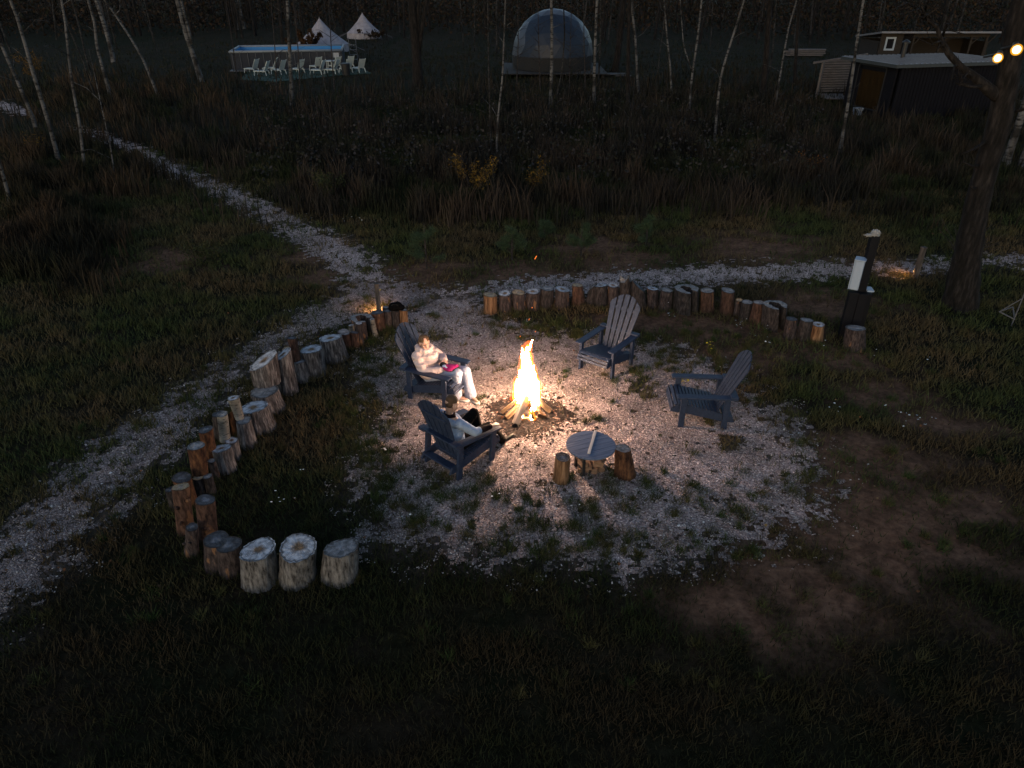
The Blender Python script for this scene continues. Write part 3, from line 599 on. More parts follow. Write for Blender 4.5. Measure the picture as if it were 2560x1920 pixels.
# the big pine at the right, with its long bent branch
def big_pine():
    b0 = at(2398, 768); Yb = b0.y
    tr = [(2398, 768, 84), (2418, 640, 62), (2440, 520, 56), (2462, 434, 52), (2500, 300, 54), (2522, 170, 52), (2548, 40, 48)]
    P = [b0] + [atY(u, v, Yb) for u, v, w in tr[1:]]; rad = [w / 2 / ppm(p) for p, (u, v, w) in zip(P, tr)]
    d = (P[-1] - P[-2]).normalized(); r_ = rad[-1]
    for k in range(4): P.append(P[-1] + d * 2.6); r_ *= .8; rad.append(r_)
    Q = [p - b0 for p in P]; Q.insert(0, Vector((-.02, 0, -.2))); rad.insert(0, rad[0] * 1.15)
    root = empty('pine_tree', b0, 0, 'big dark pine at the right carrying two floodlights', 'tree')
    # finer resampling with bark ridges
    Qs = []; rs = []
    for i_ in range(len(Q) - 1):
        for k in range(6): f = k / 6; Qs.append(Q[i_].lerp(Q[i_ + 1], f)); rs.append(rad[i_] * (1 - f) + rad[i_ + 1] * f)
    Qs.append(Q[-1]); rs.append(rad[-1])
    mb = MB(); mb.tube(Qs, rs, n=26, wob=.14); mb.build('trunk', M['bark_trunk'], root, smooth=True)
    br = [(2492, 240), (2478, 228), (2440, 196), (2400, 166), (2372, 135), (2352, 100), (2342, 66), (2325, 56), (2310, 30), (2296, 0)]
    BP = [atY(u, v, Yb - .02 * k) - b0 for k, (u, v) in enumerate(br)]
    bw = [30, 26, 20, 17, 15, 14, 11, 7, 5, 4]
    mb = MB(); mb.tube(resample(BP, 24), [np.interp(k / 24 * 9, range(10), bw) / 2 / ppm(b0 + Vector((0, 0, 3))) for k in range(25)], n=10, wob=.15)
    for st, en in [((2372, 135), (2330, 110)), ((2400, 166), (2378, 200)), ((2352, 100), (2390, 60)), ((2342, 66), (2300, 45)), ((2310, 30), (2340, 5)), ((2440, 196), (2400, 210)), ((2325, 56), (2270, 30)), ((2310, 30), (2230, 25))]:
        a_ = atY(*st, Yb) - b0; c_ = atY(*en, Yb - .6) - b0; mid = a_.lerp(c_, .5) + Vector((0, .1, .12)); mb.tube([a_, mid, c_], [.03, .02, .006], n=5)
        for _ in range(4):
            s_ = a_.lerp(c_, random.uniform(.4, 1)); mb.tube([s_, s_ + Vector((random.uniform(-.5, .5), random.uniform(-.4, .4), random.uniform(-.2, .5)))], [.009, .003], n=4)
    mb.build('branch', M['bark_trunk'], root, smooth=True)
    for st, en in [((2470, 350), (2405, 385)), ((2450, 415), (2408, 405)), ((2470, 215), (2390, 208)), ((2445, 470), (2425, 465)), ((2530, 280), (2620, 250))]:
        a_ = atY(*st, Yb) - b0; c_ = atY(*en, Yb - .4) - b0; mb = MB(); mb.tube([a_, a_.lerp(c_, .5) + Vector((0, 0, -.04)), c_], [.035, .028, .016], n=6, wob=.2); mb.build('dead_stub', M['bark_trunk'], root, smooth=True)
    g = random.Random(9)
    leaf_cloud('crown', [(Q[-1].x + g.gauss(0, 1.4), g.gauss(0, 1.4), g.uniform(10.5, 17)) for _ in range(60)], 5000, (.5, .5, .3), .09, [(.012, .02, .010), (.02, .03, .013)], root, 12)
    return root, Yb
pine, PY = big_pine()
# floodlights fixed to the pine
M['lamp_glow'] = mat_emit('warm_lamp_glow', (1, .60, .20), 9)
M['lamp_halo'] = None
M['black_metal'] = mat_flat('black_metal', (.012, .012, .014), .5)
def halo_mat():
    if M['lamp_halo'] is None:
        m = bpy.data.materials.new('amber_halo'); m.use_nodes = True; n = m.node_tree.nodes; l = m.node_tree.links; n.remove(n['Principled BSDF'])
        e = n.new('ShaderNodeEmission'); e.inputs[0].default_value = (1, .42, .02, 1); e.inputs[1].default_value = .38; t = n.new('ShaderNodeBsdfTransparent'); ad = n.new('ShaderNodeAddShader')
        l.new(e.outputs[0], ad.inputs[0]); l.new(t.outputs[0], ad.inputs[1]); l.new(ad.outputs[0], n['Material Output'].inputs[0]); M['lamp_halo'] = m
    return M['lamp_halo']
def floodlight(u, v, r, label, tgt):
    p = atY(u, v, PY - .55); root = empty('floodlight', p, 0, label, 'lamp', 'floodlights on the big pine')
    d = (Vector(tgt) - p).normalized(); mb = MB(); mb.ell(d * .05, (r, r, r * 1.0), 16, 10); mb.build('bulb', M['lamp_glow'], root, smooth=True)
    mb = MB(); mb.ell(d * .05, (r * 1.45,) * 3, 16, 10); mb.build('halo_shell', halo_mat(), root, smooth=True)  # added shell that paints the orange halo round the bulb
    mb = MB(); mb.tube([d * -.16, d * -.04, d * .03], [.05, r * .9, r * 1.12], n=14); mb.tube([d * -.12, Vector((.05, .5, -.05))], .02, n=6)
    mb.build('housing', M['black_metal'], root)
floodlight(2496, 142, .058, 'glowing yellow floodlight on the big pine, lower left one', (2, 4, 1))
floodlight(2541, 121, .066, 'glowing yellow floodlight on the big pine, upper right one', (5, 3, 1))

# ------------------------------------------------------------------ saplings, bushes and little pines
def bush(u, v, hgt, spr, n_, pal, label, name='bush', size=.03, group=None, stems=9):
    b0 = at(u, v); root = empty(name, b0, 0, label, 'bush' if 'pine' not in name else 'young pine', group); mb = MB(); g = random.Random(int(u + v)); tips = []
    for k in range(stems):
        a_ = g.uniform(0, 6.28); l_ = g.uniform(.5, 1) * hgt; o = g.uniform(.2, 1) * spr
        p1 = Vector((math.cos(a_) * o * .4, math.sin(a_) * o * .4, l_ * .5)); p2 = Vector((math.cos(a_) * o, math.sin(a_) * o, l_))
        mb.tube([(0, 0, -.05), p1, p2], [.012, .009, .004], n=5); tips += [p1.lerp(p2, g.random()) for _ in range(5)]
    mb.build('stems', M['bark_dark'], root)
    leaf_cloud('leaves', tips, n_, (.09, .09, .10), size, pal, root, int(u))
YEL = [(.09, .055, .008), (.06, .036, .009), (.12, .07, .008), (.035, .022, .009)]
bush(1190, 500, 1.5, .9, 1100, YEL, 'yellow leaved bush among the weeds beyond the path, left of two', 'autumn_bush', .035)
bush(1335, 488, 1.3, .55, 520, YEL, 'smaller yellow leaved bush among the weeds, right of two', 'autumn_bush', .035)
bush(835, 505, .9, .9, 1500, [(.022, .030, .010), (.035, .035, .012)], 'low dull green bush beside the far path', 'green_bush', .03)
bush(2018, 445, 1.0, .5, 260, [(.12, .045, .012), (.16, .07, .012)], 'small orange leaved bush in the grass at the right', 'autumn_bush', .03)
bush(2310, 262, 1.9, .9, 420, [(.10, .06, .012), (.05, .04, .012)], 'thin yellow leaved bush before the black cabin wall', 'autumn_bush', .05)
bush(2250, 285, 1.2, 1.2, 1200, [(.010, .013, .006), (.016, .016, .009)], 'dark low bush at the foot of the black cabin', 'green_bush', .05)
bush(95, 210, 2.0, 1.2, 600, [(.09, .05, .010), (.05, .03, .010)], 'thin yellowing bush by the leaning birch at the left', 'autumn_bush', .05)
bush(115, 395, 1.2, .6, 260, YEL, 'sparse yellow leaved bush beside the brown grass at the left', 'autumn_bush', .03)
bush(770, 138, 2.1, 2.0, 3600, [(.030, .018, .010), (.045, .022, .010)], 'rusty brown bush in front of the nearer tent', 'autumn_bush', .09)
bush(935, 100, 1.2, 2.2, 700, [(.020, .014, .009), (.03, .018, .01)], 'dark bush in front of the farther tent', 'autumn_bush', .10)
bush(2400, 655, 1.0, .9, 60, [(.03, .02, .012)], 'bare twiggy bush right of the big pine', 'bare_bush', .03, stems=26)
bush(500, 660, .55, .6, 1300, [(.020, .028, .010), (.028, .030, .012)], 'small dull green bush left of the far path', 'green_bush', .025)
def little_pine(u, v, h, label):
    b0 = at(u, v); root = empty('young_pine', b0, 0, label, 'young pine', 'young pines beyond the path'); g = random.Random(int(u)); mb = MB(); cs = []
    mb.tube([(0, 0, -.05), (0, 0, h)], [.03, .006], n=6)
    for k in range(int(9 * h) + 6):
        z = h * g.uniform(.12, .92); l_ = (h - z) * .42 + .10; a_ = g.uniform(0, 6.28); e = Vector((math.cos(a_) * l_, math.sin(a_) * l_, z + l_ * .45))
        mb.tube([(0, 0, z), e], [.010, .004], n=4); cs += [Vector((0, 0, z)).lerp(e, f) for f in (.45, .7, .95)]
    mb.build('trunk', M['bark_dark'], root)
    g2 = np.random.default_rng(int(u)); n_ = 3200; C = np.array(cs)[g2.integers(0, len(cs), n_)] + g2.normal(0, .03, (n_, 3)); dr = g2.normal(0, 1, (n_, 3)); dr[:, 2] = abs(dr[:, 2]) * .8; dr /= np.linalg.norm(dr, axis=1, keepdims=True)
    sd_ = np.cross(dr, g2.normal(0, 1, (n_, 3))); sd_ /= np.linalg.norm(sd_, axis=1, keepdims=True)
    V = np.stack([C - sd_ * .004, C + sd_ * .004, C + dr * .12], 1).reshape(-1, 3)
    np_mesh('needles', V, np.arange(n_ * 3), np.full(n_, 3), M['leaf'], cols=np.repeat(np.array([(.024, .042, .022)]) * g2.uniform(.6, 1.6, (n_, 1)), 3, 0), parent=root)
little_pine(1067, 672, 1.15, 'young dark pine nearest the path junction, tallest of its row')
little_pine(1280, 650, .85, 'young dark pine in the row beyond the path, second from the junction')
little_pine(1452, 640, .85, 'young dark pine beyond the path, straight behind the tall spiked stump')
little_pine(1614, 618, .8, 'young dark pine beyond the path, rightmost of its row')
little_pine(1360, 600, .5, 'tiny dark pine seedling among its bigger neighbours beyond the path')

# ------------------------------------------------------------------ far wood closing the view (stuff)
g = np.random.default_rng(77); n_ = 240000
x = g.uniform(-135, 150, n_); y = 84 + 62 * g.random(n_) ** .8 + 5 * np.sin(x * .11) + np.where((x > -35) & (x < -5), 14, 0)
z = np.abs(g.normal(0, 1, n_)) * 2.6 + g.random(n_) * .6; z = np.where(g.random(n_) < .3, g.uniform(0, 9, n_), z)
a_ = g.normal(0, 1, (n_, 3)); a_ /= np.linalg.norm(a_, axis=1, keepdims=True); b_ = np.cross(a_, g.normal(0, 1, (n_, 3))); b_ /= np.linalg.norm(b_, axis=1, keepdims=True)
s = g.uniform(.07, .26, (n_, 1)); C = np.stack([x, y, z], 1)
V = np.stack([C - a_ * s, C + b_ * s * .5, C + a_ * s, C - b_ * s * .5], 1).reshape(-1, 3)
pal = np.array([(.010, .010, .006), (.016, .012, .008), (.024, .015, .009), (.008, .010, .006), (.024, .014, .008), (.030, .018, .008)]); ci = np.clip((3 + 2.2 * fbm(x, y * .2, 61, 3, .05) + g.normal(0, .9, n_)), 0, 5).astype(int)
wood = stuff(np_mesh('far_wood', V, np.arange(n_ * 4), np.full(n_, 4), M['leaf'], cols=np.repeat(pal[ci] * g.uniform(.6, 1.4, (n_, 1)), 4, 0))); wood['label'] = 'dark autumn wood closing the background'
mb = MB()
for k in range(420):
    y_ = 80 + 60 * random.random() ** .7; x_ = random.uniform(-.85, .95) * y_; r_ = random.uniform(.06, .2); ln = random.gauss(0, .5)
    mb.tube([(x_, y_, -.1), (x_ + ln * .5, y_, 5), (x_ + ln, y_, 13)], [r_, r_ * .85, r_ * .5], n=6)
ft = stuff(mb.build('far_trunks', M['bark_trunk'])); ft['label'] = 'dark distant tree trunks in the background wood'
mb = MB()
for k in range(90):
    y_ = 70 + 45 * random.random(); x_ = random.uniform(-.8, .9) * y_; r_ = random.uniform(.04, .10); ln = random.gauss(0, .9)
    if -17 < x_ < -6 and y_ < 92: continue
    mb.tube([(x_, y_, -.1), (x_ + ln * .4, y_, 5), (x_ + ln, y_, 13)], [r_, r_ * .85, r_ * .5], n=6)
ft = stuff(mb.build('far_birches', M['birch_dim'])); ft['label'] = 'pale distant birch trunks in the background wood'

# grey seed heads and leaves of the weeds beyond the path (stuff)
g = np.random.default_rng(91); n_ = 26000
u = g.uniform(620, 2050, n_); v = 250 + 230 * g.random(n_) ** .9; x, y = at_np(u, v); cl = fbm(x, y, 57, 3, .5); k_ = g.random(n_) < np.clip(.1 + cl * 1.2, 0, 1)
x, y, cl = x[k_], y[k_], cl[k_]; n_ = len(x); C = np.stack([x, y, g.uniform(.25, 1.05, n_) * np.clip(.7 + cl, .5, 1.3)], 1)
a_ = g.normal(0, 1, (n_, 3)); a_ /= np.linalg.norm(a_, axis=1, keepdims=True); b_ = np.cross(a_, g.normal(0, 1, (n_, 3))); b_ /= np.linalg.norm(b_, axis=1, keepdims=True); s = g.uniform(.03, .09, (n_, 1))
V = np.stack([C - a_ * s, C + b_ * s * .6, C + a_ * s, C - b_ * s * .6], 1).reshape(-1, 3)
pal = np.array([(.024, .022, .023), (.018, .017, .018), (.014, .014, .010), (.010, .012, .007)]); q = stuff(np_mesh('weed_heads', V, np.arange(n_ * 4), np.full(n_, 4), M['leaf'], cols=np.repeat(pal[g.integers(0, 4, n_)] * g.uniform(.6, 1.3, (n_, 1)), 4, 0))); q['label'] = 'grey seed heads of the weeds beyond the path'


# ------------------------------------------------------------------ far structures: pool, loungers, tents, dome, cabins
M['pool_wall'] = mat_flat('grey_pool_liner', (.024, .027, .036), .8, .15)
M['pool_rim'] = mat_flat('pale_pool_rim', (.15, .175, .21), .5)
M['pool_blue'] = mat_flat('blue_pool_liner', (.02, .17, .40), .4)
M['white_plastic'] = mat_flat('white_plastic', (.36, .40, .40), .6)
M['white_pale'] = mat_flat('pale_emblem', (.22, .24, .28), .5)
M['steel'] = mat_flat('grey_steel_tube', (.055, .06, .072), .5)
def water_mat():
    m, n, l, b = new_mat('pool_water'); b.inputs['Base Color'].default_value = (.015, .12, .30, 1); b.inputs['Roughness'].default_value = .08
    c = coords(n, l); t = n.new('ShaderNodeTexNoise'); t.inputs['Scale'].default_value = 3; l.new(c, t.inputs[0]); bump(n, l, b, t.outputs[0], .15, .05); return m
M['water'] = water_mat()
def pool():
    H_ = 1.25; c = [at(574, 131, H_), at(854, 126.5, H_)]
    ex = (c[1] - c[0]); W = ex.length; ex.normalize(); ey = Vector((-ex.y, ex.x, 0)); D = 4.6
    o = Vector((c[0].x, c[0].y, 0)); rz = math.atan2(ex.y, ex.x)
    root = empty('swimming_pool', o, rz, 'long grey frame pool with blue inside and pale rim', 'pool')
    mb = MB(); t = .05
    mb.box((W / 2, 0, H_ / 2), (W, t, H_)); mb.box((W / 2, D, H_ / 2), (W, t, H_)); mb.box((0, D / 2, H_ / 2), (t, D - t, H_)); mb.box((W, D / 2, H_ / 2), (t, D - t, H_)); mb.build('pool_wall', M['pool_wall'], root)
    mb = MB()
    mb.box((W / 2, .09, H_ * .55), (W - .1, .03, H_ * .88)); mb.box((W / 2, D - .09, H_ * .55), (W - .1, .03, H_ * .88)); mb.box((.09, D / 2, H_ * .55), (.03, D - .24, H_ * .88)); mb.box((W - .09, D / 2, H_ * .55), (.03, D - .24, H_ * .88)); mb.build('liner', M['pool_blue'], root)
    mb = MB()
    for a_, b_ in (((0, 0), (W, 0)), ((0, D), (W, D)), ((0, 0), (0, D)), ((W, 0), (W, D))): mb.tube([(*a_, H_ + .03), (*b_, H_ + .03)], .085, n=8)
    mb.build('rim', M['pool_rim'], root, smooth=True)
    mb = MB(); mb.box((W / 2, D / 2, .75), (W - .24, D - .24, .02)); mb.build('water', M['water'], root)
    for k in range(15):
        mb = MB(); x = .15 + (W - .3) * k / 14; mb.tube([(x, -.07, 0), (x, -.07, H_)], .03, n=6); mb.build('leg', M['steel'], root)
    mb = MB(); mb.box((W - .45, -.045, .95), (.42, .02, .34)); mb.build('emblem', M['white_pale'], root)
    mb = MB(); mb.box((W * .5, -.3, .03), (W * 1.03, .9, .06)); mb.build('base_mat', M['pool_rim'] if False else M['steel'], root)
    # ladder at the right end
    L0 = at(886, 160); lad = empty('pool_ladder', L0, rz, 'thin grey pool ladder beside the right end of the pool', 'ladder')
    for x in (-.28, .28):
        mb = MB(); mb.tube([(x * 1.2, -.25, 0), (x, 0, 1.5), (x, .1, 1.85), (x, .3, 1.9), (x, .5, 1.6), (x, .6, .1)], .022, n=6); mb.build('rail', M['steel'], lad)
    for z in (.35, .7, 1.05, 1.4):
        mb = MB(); mb.box((0, -.19 + z * .13, z), (.56, .12, .03)); mb.build('step', M['steel'], lad)
pool()
turf = MB(); T_ = [at(600, 200), at(690, 205), at(840, 190), at(930, 184), at(900, 168), at(760, 173), at(620, 178)]
turf.prism([(p.x, p.y) for p in T_], .012, .03, 'z'); turf = structure(turf.build('turf_mat', mat_flat('green_turf_mat', (.006, .032, .022), .9))); turf['label'] = 'green turf mat under the loungers'
def lounger():
    root = empty('sun_lounger', (0, 0, 0))
    mb = MB()
    for k in range(8): mb.box((0, .30 + k * .11, .36), (.58, .09, .03))
    mb.build('seat', M['white_plastic'], root)
    mb = MB(); ca, sa = math.cos(R(62)), math.sin(R(62))
    for k in range(7): d = .08 + k * .115; mb.box((0, .26 - ca * d, .36 + sa * d), (.6, .10, .03), (R(-62), 0, 0))
    mb.beam((-.28, .26, .37), (-.28, .26 - ca * .85, .37 + sa * .85), .04, .05); mb.beam((.28, .26, .37), (.28, .26 - ca * .85, .37 + sa * .85), .04, .05)
    mb.build('backrest', M['white_plastic'], root)
    for x in (-.28, .28):
        mb = MB(); mb.beam((x, .1, .33), (x, 1.2, .33), .05, .06); mb.build('side_rail', M['white_plastic'], root)
        for y in (.14, 1.1):
            mb = MB(); mb.beam((x, y, .33), (x * 1.15, y + (.06 if y > 1 else -.06), 0), .05, .06); mb.build('leg', M['white_plastic'], root)
    return root
LG = lounger(); LGpos = [(645, 181, -128, 'leftmost of the white loungers on the turf mat'), (673, 187, -115, 'white lounger second from the left, behind bare twigs'), (694, 178, -100, 'white lounger third from the left, hidden by a dark sapling'),
    (712, 184, -130, 'white lounger just left of the banded birch'), (757, 182, -140, 'white lounger right of the banded birch, standing alone'), (800, 175, -150, 'white lounger by the pool wall, left of the pale table'),
    (811, 184, -120, 'white lounger in front of the one left of the pale table'), (848, 174, -150, 'white lounger by the pool wall, right of the pale table'), (846, 183, -120, 'white lounger in front of the one right of the pale table'), (880, 172, -155, 'white lounger nearest the pool ladder'),
    (876, 181, -150, 'white lounger half behind the dark bin'), (908, 180, -150, 'rightmost of the white loungers on the turf mat')]
for k, (u, v, a_, lb) in enumerate(LGpos):
    o = LG if k == 0 else copy_tree(LG)
    p = at(u, v + 3); o.location = (p.x, p.y, .03); o.rotation_euler = (0, 0, R(a_ + 90 + 105)); o.scale = (.86, .86, .86); tag(o, lb, 'lounger', 'white loungers by the pool')
p = at(827, 178); tb = empty('plastic_table', (p.x, p.y, .03), 0, 'small pale table between the white loungers', 'table')
mb = MB(); mb.tube([(0, 0, .66), (0, 0, .70)], .42, n=20); mb.build('table_top', M['white_plastic'], tb)
for k in range(4):
    mb = MB(); a_ = k * PI / 2 + .7; mb.tube([(math.cos(a_) * .3, math.sin(a_) * .3, 0), (math.cos(a_) * .22, math.sin(a_) * .22, .66)], .03, n=6); mb.build('leg', M['white_plastic'], tb)
p = at(866, 188); bn = empty('waste_bin', p, 0, 'dark round bin before the loungers at the right', 'bin')
mb = MB(); mb.tube([(0, 0, 0), (0, 0, .1), (0, 0, .75)], [.26, .27, .33], n=18); mb.build('bin_body', M['black_metal'], bn)
mb = MB(); mb.tube([(0, 0, .75), (0, 0, .80)], [.345, .30], n=18); mb.build('lid', M['black_metal'], bn)

M['canvas'] = mat_noise('tent_canvas', [(.3, (.18, .172, .195)), (.7, (.27, .257, .29))], nscale=3, rough=.9, bstr=.3, bdist=.03)
def bell_tent(px, base_v, r, h, eave, label, rz):
    b0 = at(px, base_v); root = empty('bell_tent', b0, rz, label, 'tent', 'pale bell tents'); n_ = 20
    mb = MB(); V = []; F = []; rings = [(r, eave), (r * .68, eave + (h - eave) * .26), (r * .36, eave + (h - eave) * .56), (r * .1, eave + (h - eave) * .88), (.04, h)]
    for rr_, z in rings:
        for k in range(n_): a_ = 2 * PI * k / n_; q = rr_ * (1 - .03 * (k % 2)); V.append((q * math.cos(a_), q * math.sin(a_), z))
    for j in range(len(rings) - 1):
        for k in range(n_): k2 = (k + 1) % n_; F.append((j * n_ + k, j * n_ + k2, (j + 1) * n_ + k2, (j + 1) * n_ + k))
    F.append(tuple((len(rings) - 1) * n_ + k for k in range(n_))); mb.add(V, F); mb.build('roof', M['canvas'], root)
    mb = MB(); mb.tube([(0, 0, 0), (0, 0, eave)], [r * .985, r * .965], n=n_, caps=False); mb.build('wall', M['canvas'], root)
    mb = MB(); mb.tube([(0, 0, h - .02), (0, 0, h + .12)], [.05, .03], n=8); mb.build('pole_cap', M['steel'], root)
    mb = MB()
    for k in range(0, n_, 2): a_ = 2 * PI * k / n_; mb.tube([(r * math.cos(a_), r * math.sin(a_), eave), ((r + 1.4) * math.cos(a_), (r + 1.4) * math.sin(a_), 0)], .008, n=4)
    mb.build('guy_ropes', M['canvas'], root)
bell_tent(808, 128, 2.45, 2.75, .62, 'pale bell tent behind the right end of the pool, nearer one', .2)
bell_tent(911, 95, 1.95, 2.5, .55, 'pale bell tent farther back, right of its twin', .5)

def dome():
    b0 = at(1380, 181); root = empty('dome_tent', b0, 0, 'pale geodesic dome with a dark clear front among birches', 'dome')
    rad = 2.95; zc = .35
    bm = bmesh.new(); bmesh.ops.create_icosphere(bm, subdivisions=3, radius=rad)
    bmesh.ops.rotate(bm, verts=bm.verts, cent=(0, 0, 0), matrix=Euler((0, 0, .3)).to_matrix())
    bmesh.ops.bisect_plane(bm, geom=bm.verts[:] + bm.edges[:] + bm.faces[:], plane_co=(0, 0, -.1), plane_no=(0, 0, 1), clear_inner=True)
    for f in bm.faces:
        c = f.calc_center_median(); f.material_index = 0
        if c.y < -.2 and abs(c.x) < 2.45 - .25 * max(0, c.z) and c.z < 2.6: f.material_index = 1
    me = bpy.data.meshes.new('cover'); bm.to_mesh(me); bm.free()
    me.materials.append(mat_noise('dome_membrane', [(.3, (.024, .030, .045)), (.7, (.052, .062, .085))], nscale=1.2, rough=.45, bstr=.1)); 
    m2, n, l, b = new_mat('clear_dome_panel'); b.inputs['Base Color'].default_value = (.009, .016, .032, 1); b.inputs['Roughness'].default_value = .5; b.inputs['Specular IOR Level'].default_value = .25
    me.materials.append(m2)
    o = bpy.data.objects.new('cover', me); COL.objects.link(o); o.parent = root; o.location = (0, 0, zc + .9)
    mb = MB(); mb.tube([(0, 0, zc), (0, 0, zc + .88)], [rad * .985, rad * 1.0], n=32, caps=False); mb.build('skirt', mat_flat('dark_grey_skirt', (.008, .009, .011), .9), root)
    mb = MB()
    for k in range(14): mb.box((0, -3.4 + k * .5, zc - .06), (7.4, .47, .06))
    for x in (-3.4, 0, 3.4):
        for y in (-3.3, 0, 3): mb.box((x, y, .12), (.15, .15, .34))
    mb.build('deck', mat_flat('weathered_deck_boards', (.016, .015, .016), .9), root)
    mb = MB(); mb.box((4.4, -2.2, zc - .2), (1.6, .9, .05)); mb.box((4.9, -2.6, .08), (1.2, .5, .05)); mb.build('steps', mat_flat('pale_step_boards', (.04, .038, .038), .9), root)
dome()

M['black_clad'] = mat_noise('black_board_cladding', [(.3, (.003, .003, .005)), (.7, (.006, .006, .009))], scale=(9, 9, .4), nscale=3, rough=.7, bstr=.4, bdist=.02, spec=.1)
M['metal_roof'] = mat_noise('zinc_roof_sheet', [(.3, (.11, .11, .125)), (.7, (.155, .155, .175))], nscale=2, rough=.45, bstr=.1, metal=.2)
M['fence_wood'] = mat_noise('weathered_slats', [(.3, (.06, .052, .05)), (.7, (.13, .115, .11))], scale=(.5, .5, 6), nscale=6, rough=.9, bstr=.3)
M['amber'] = mat_noise('amber_curtain_behind_glass', [(.35, (.014, .009, .004)), (.7, (.026, .016, .007))], scale=(6, 6, .3), nscale=2, rough=.12, bstr=.1, spec=.6)
M['brown_clad'] = mat_noise('brown_board_cladding', [(.3, (.012, .009, .0075)), (.7, (.022, .0165, .013))], scale=(1, 1, 7), nscale=3, rough=.8, bstr=.4)
def cabin():
    zt = 2.45; a_ = at(2247, 166, zt); bL = at(2166, 145, zt); c_ = at(2501, 158, zt)
    o = Vector((a_.x, a_.y, 0)); ex = Vector((c_.x - a_.x, c_.y - a_.y, 0)); W = 6.6; ex.normalize(); rz = math.atan2(ex.y, ex.x); D = 3.9
    root = empty('cabin', o, rz, 'black flat roofed cabin with an amber end window', 'cabin')
    mb = MB(); mb.box((W / 2 + .15, .15, zt / 2), (W - .3, .12, zt - .02)); mb.box((W / 2 + .15, D - .2, zt / 2), (W - .3, .12, zt - .02)); mb.box((W - .06, D / 2, zt / 2), (.12, D - .54, zt - .02))
    mb.box((.16, .55, zt / 2), (.12, .68, zt - .02)); mb.box((.16, D - .75, zt / 2), (.12, .96, zt - .02)); mb.box((.16, 1.9, zt - .2), (.12, 2.02, .36)); mb.box((.16, 1.9, .15), (.12, 2.02, .28))
    for k in range(32): mb.box((.3 + k * .2, .08, zt / 2), (.03, .03, zt - .06))
    mb.build('wall', M['black_clad'], root)
    mb = MB(); mb.box((.15, 1.9, 1.28), (.04, 2.0, 1.96)); w_ = mb.build('window', M['amber'], root)
    mb = MB(); mb.box((.085, 1.9, 2.29), (.03, 2.06, .06)); mb.box((.085, 1.9, .27), (.03, 2.06, .06)); mb.box((.085, .87, 1.28), (.03, .06, 1.96)); mb.box((.085, 2.93, 1.28), (.03, .06, 1.96)); mb.build('frame', M['black_metal'], w_)
    mb = MB(); mb.box((W / 2, D / 2, zt + .05), (W + .5, D + .3, .10))
    for k in range(24): mb.box((-.1 + k * (W + .2) / 23, D / 2, zt + .115), (.04, D + .28, .03))
    rf = mb.build('roof', M['metal_roof'], root)
    mb = MB(); mb.box((W / 2, -.17, zt + .02), (W + .52, .03, .16)); mb.box((-.27, D / 2, zt + .02), (.03, D + .3, .16)); mb.build('roof_edge', mat_flat('dark_roof_trim', (.03, .035, .04), .5), rf)
    mb = MB(); mb.tube([(2.3, 2.6, zt + .1), (2.3, 2.6, zt + .75)], .11, n=12); mb.tube([(2.3, 2.6, zt + .78), (2.3, 2.6, zt + .84), (2.3, 2.6, zt + .95)], [.2, .2, .05], n=12); mb.build('chimney', M['black_metal'], rf)
    return root, o, rz
cab, CO, CRZ = cabin()
# slatted timber screen and deck left of the cabin
pA = at(2040, 249); pB = at(2069, 251); pC = at(2150, 268)
fr = empty('slatted_screen', at(2040, 250), 0, 'grey slatted timber screen left of the black cabin', 'fence')
def screen(a_, b_, n_sl, hgt):
    d = (b_ - a_); mb = MB(); org = fr.location
    for k in range(n_sl):
        z = .25 + k * (hgt - .25) / (n_sl - 1); mb.beam(a_ - org + Vector((0, 0, z)), b_ - org + Vector((0, 0, z)), .03, (hgt - .25) / (n_sl - 1) * .72)
    mb.build('slat_panel', M['fence_wood'], fr)
    for p in (a_, b_):
        mb = MB(); mb.box(p - org + Vector((0, .08, hgt / 2)), (.1, .08, hgt + .1)); mb.build('post', M['fence_wood'], fr)
Yf = pB.y + 1.2
sL = at(2040, 250); sM = Vector((sL.x + .75, sL.y + 1.7, 0)); sR = Vector((sM.x + 2.5, sM.y + .3, 0))
screen(sL, sM, 13, 1.9); screen(sM, sR, 13, 1.9)
mb = MB()
for k in range(12): mb.box((0, k * .17, 0), (3.2, .155, .05))
dk = mb.build('timber_deck', M['fence_wood'], loc=(sL.x + 1.75, sL.y - .9, .18)); dk.rotation_euler = (0, 0, -.1); tag(dk, 'low plank deck in front of the slatted screen', 'deck')
bm_ = MB(); bm_.beam((sL.x - .6, sL.y - .1, 1.98), (sR.x, sR.y - .1, 2.25), .06, .1); bo = bm_.build('top_beam', M['fence_wood']); bo.parent = fr; bo.matrix_parent_inverse = Matrix.Translation(-fr.location)
mb = MB(); mb.box((0, 0, .16), (.4, .3, .32)); mb.box((0, 0, .335), (.44, .34, .03)); pb = mb.build('concrete_block', mat_flat('pale_concrete', (.20, .23, .28), .8), loc=at(2142, 287)); tag(pb, 'pale block at the left foot of the black cabin', 'block')

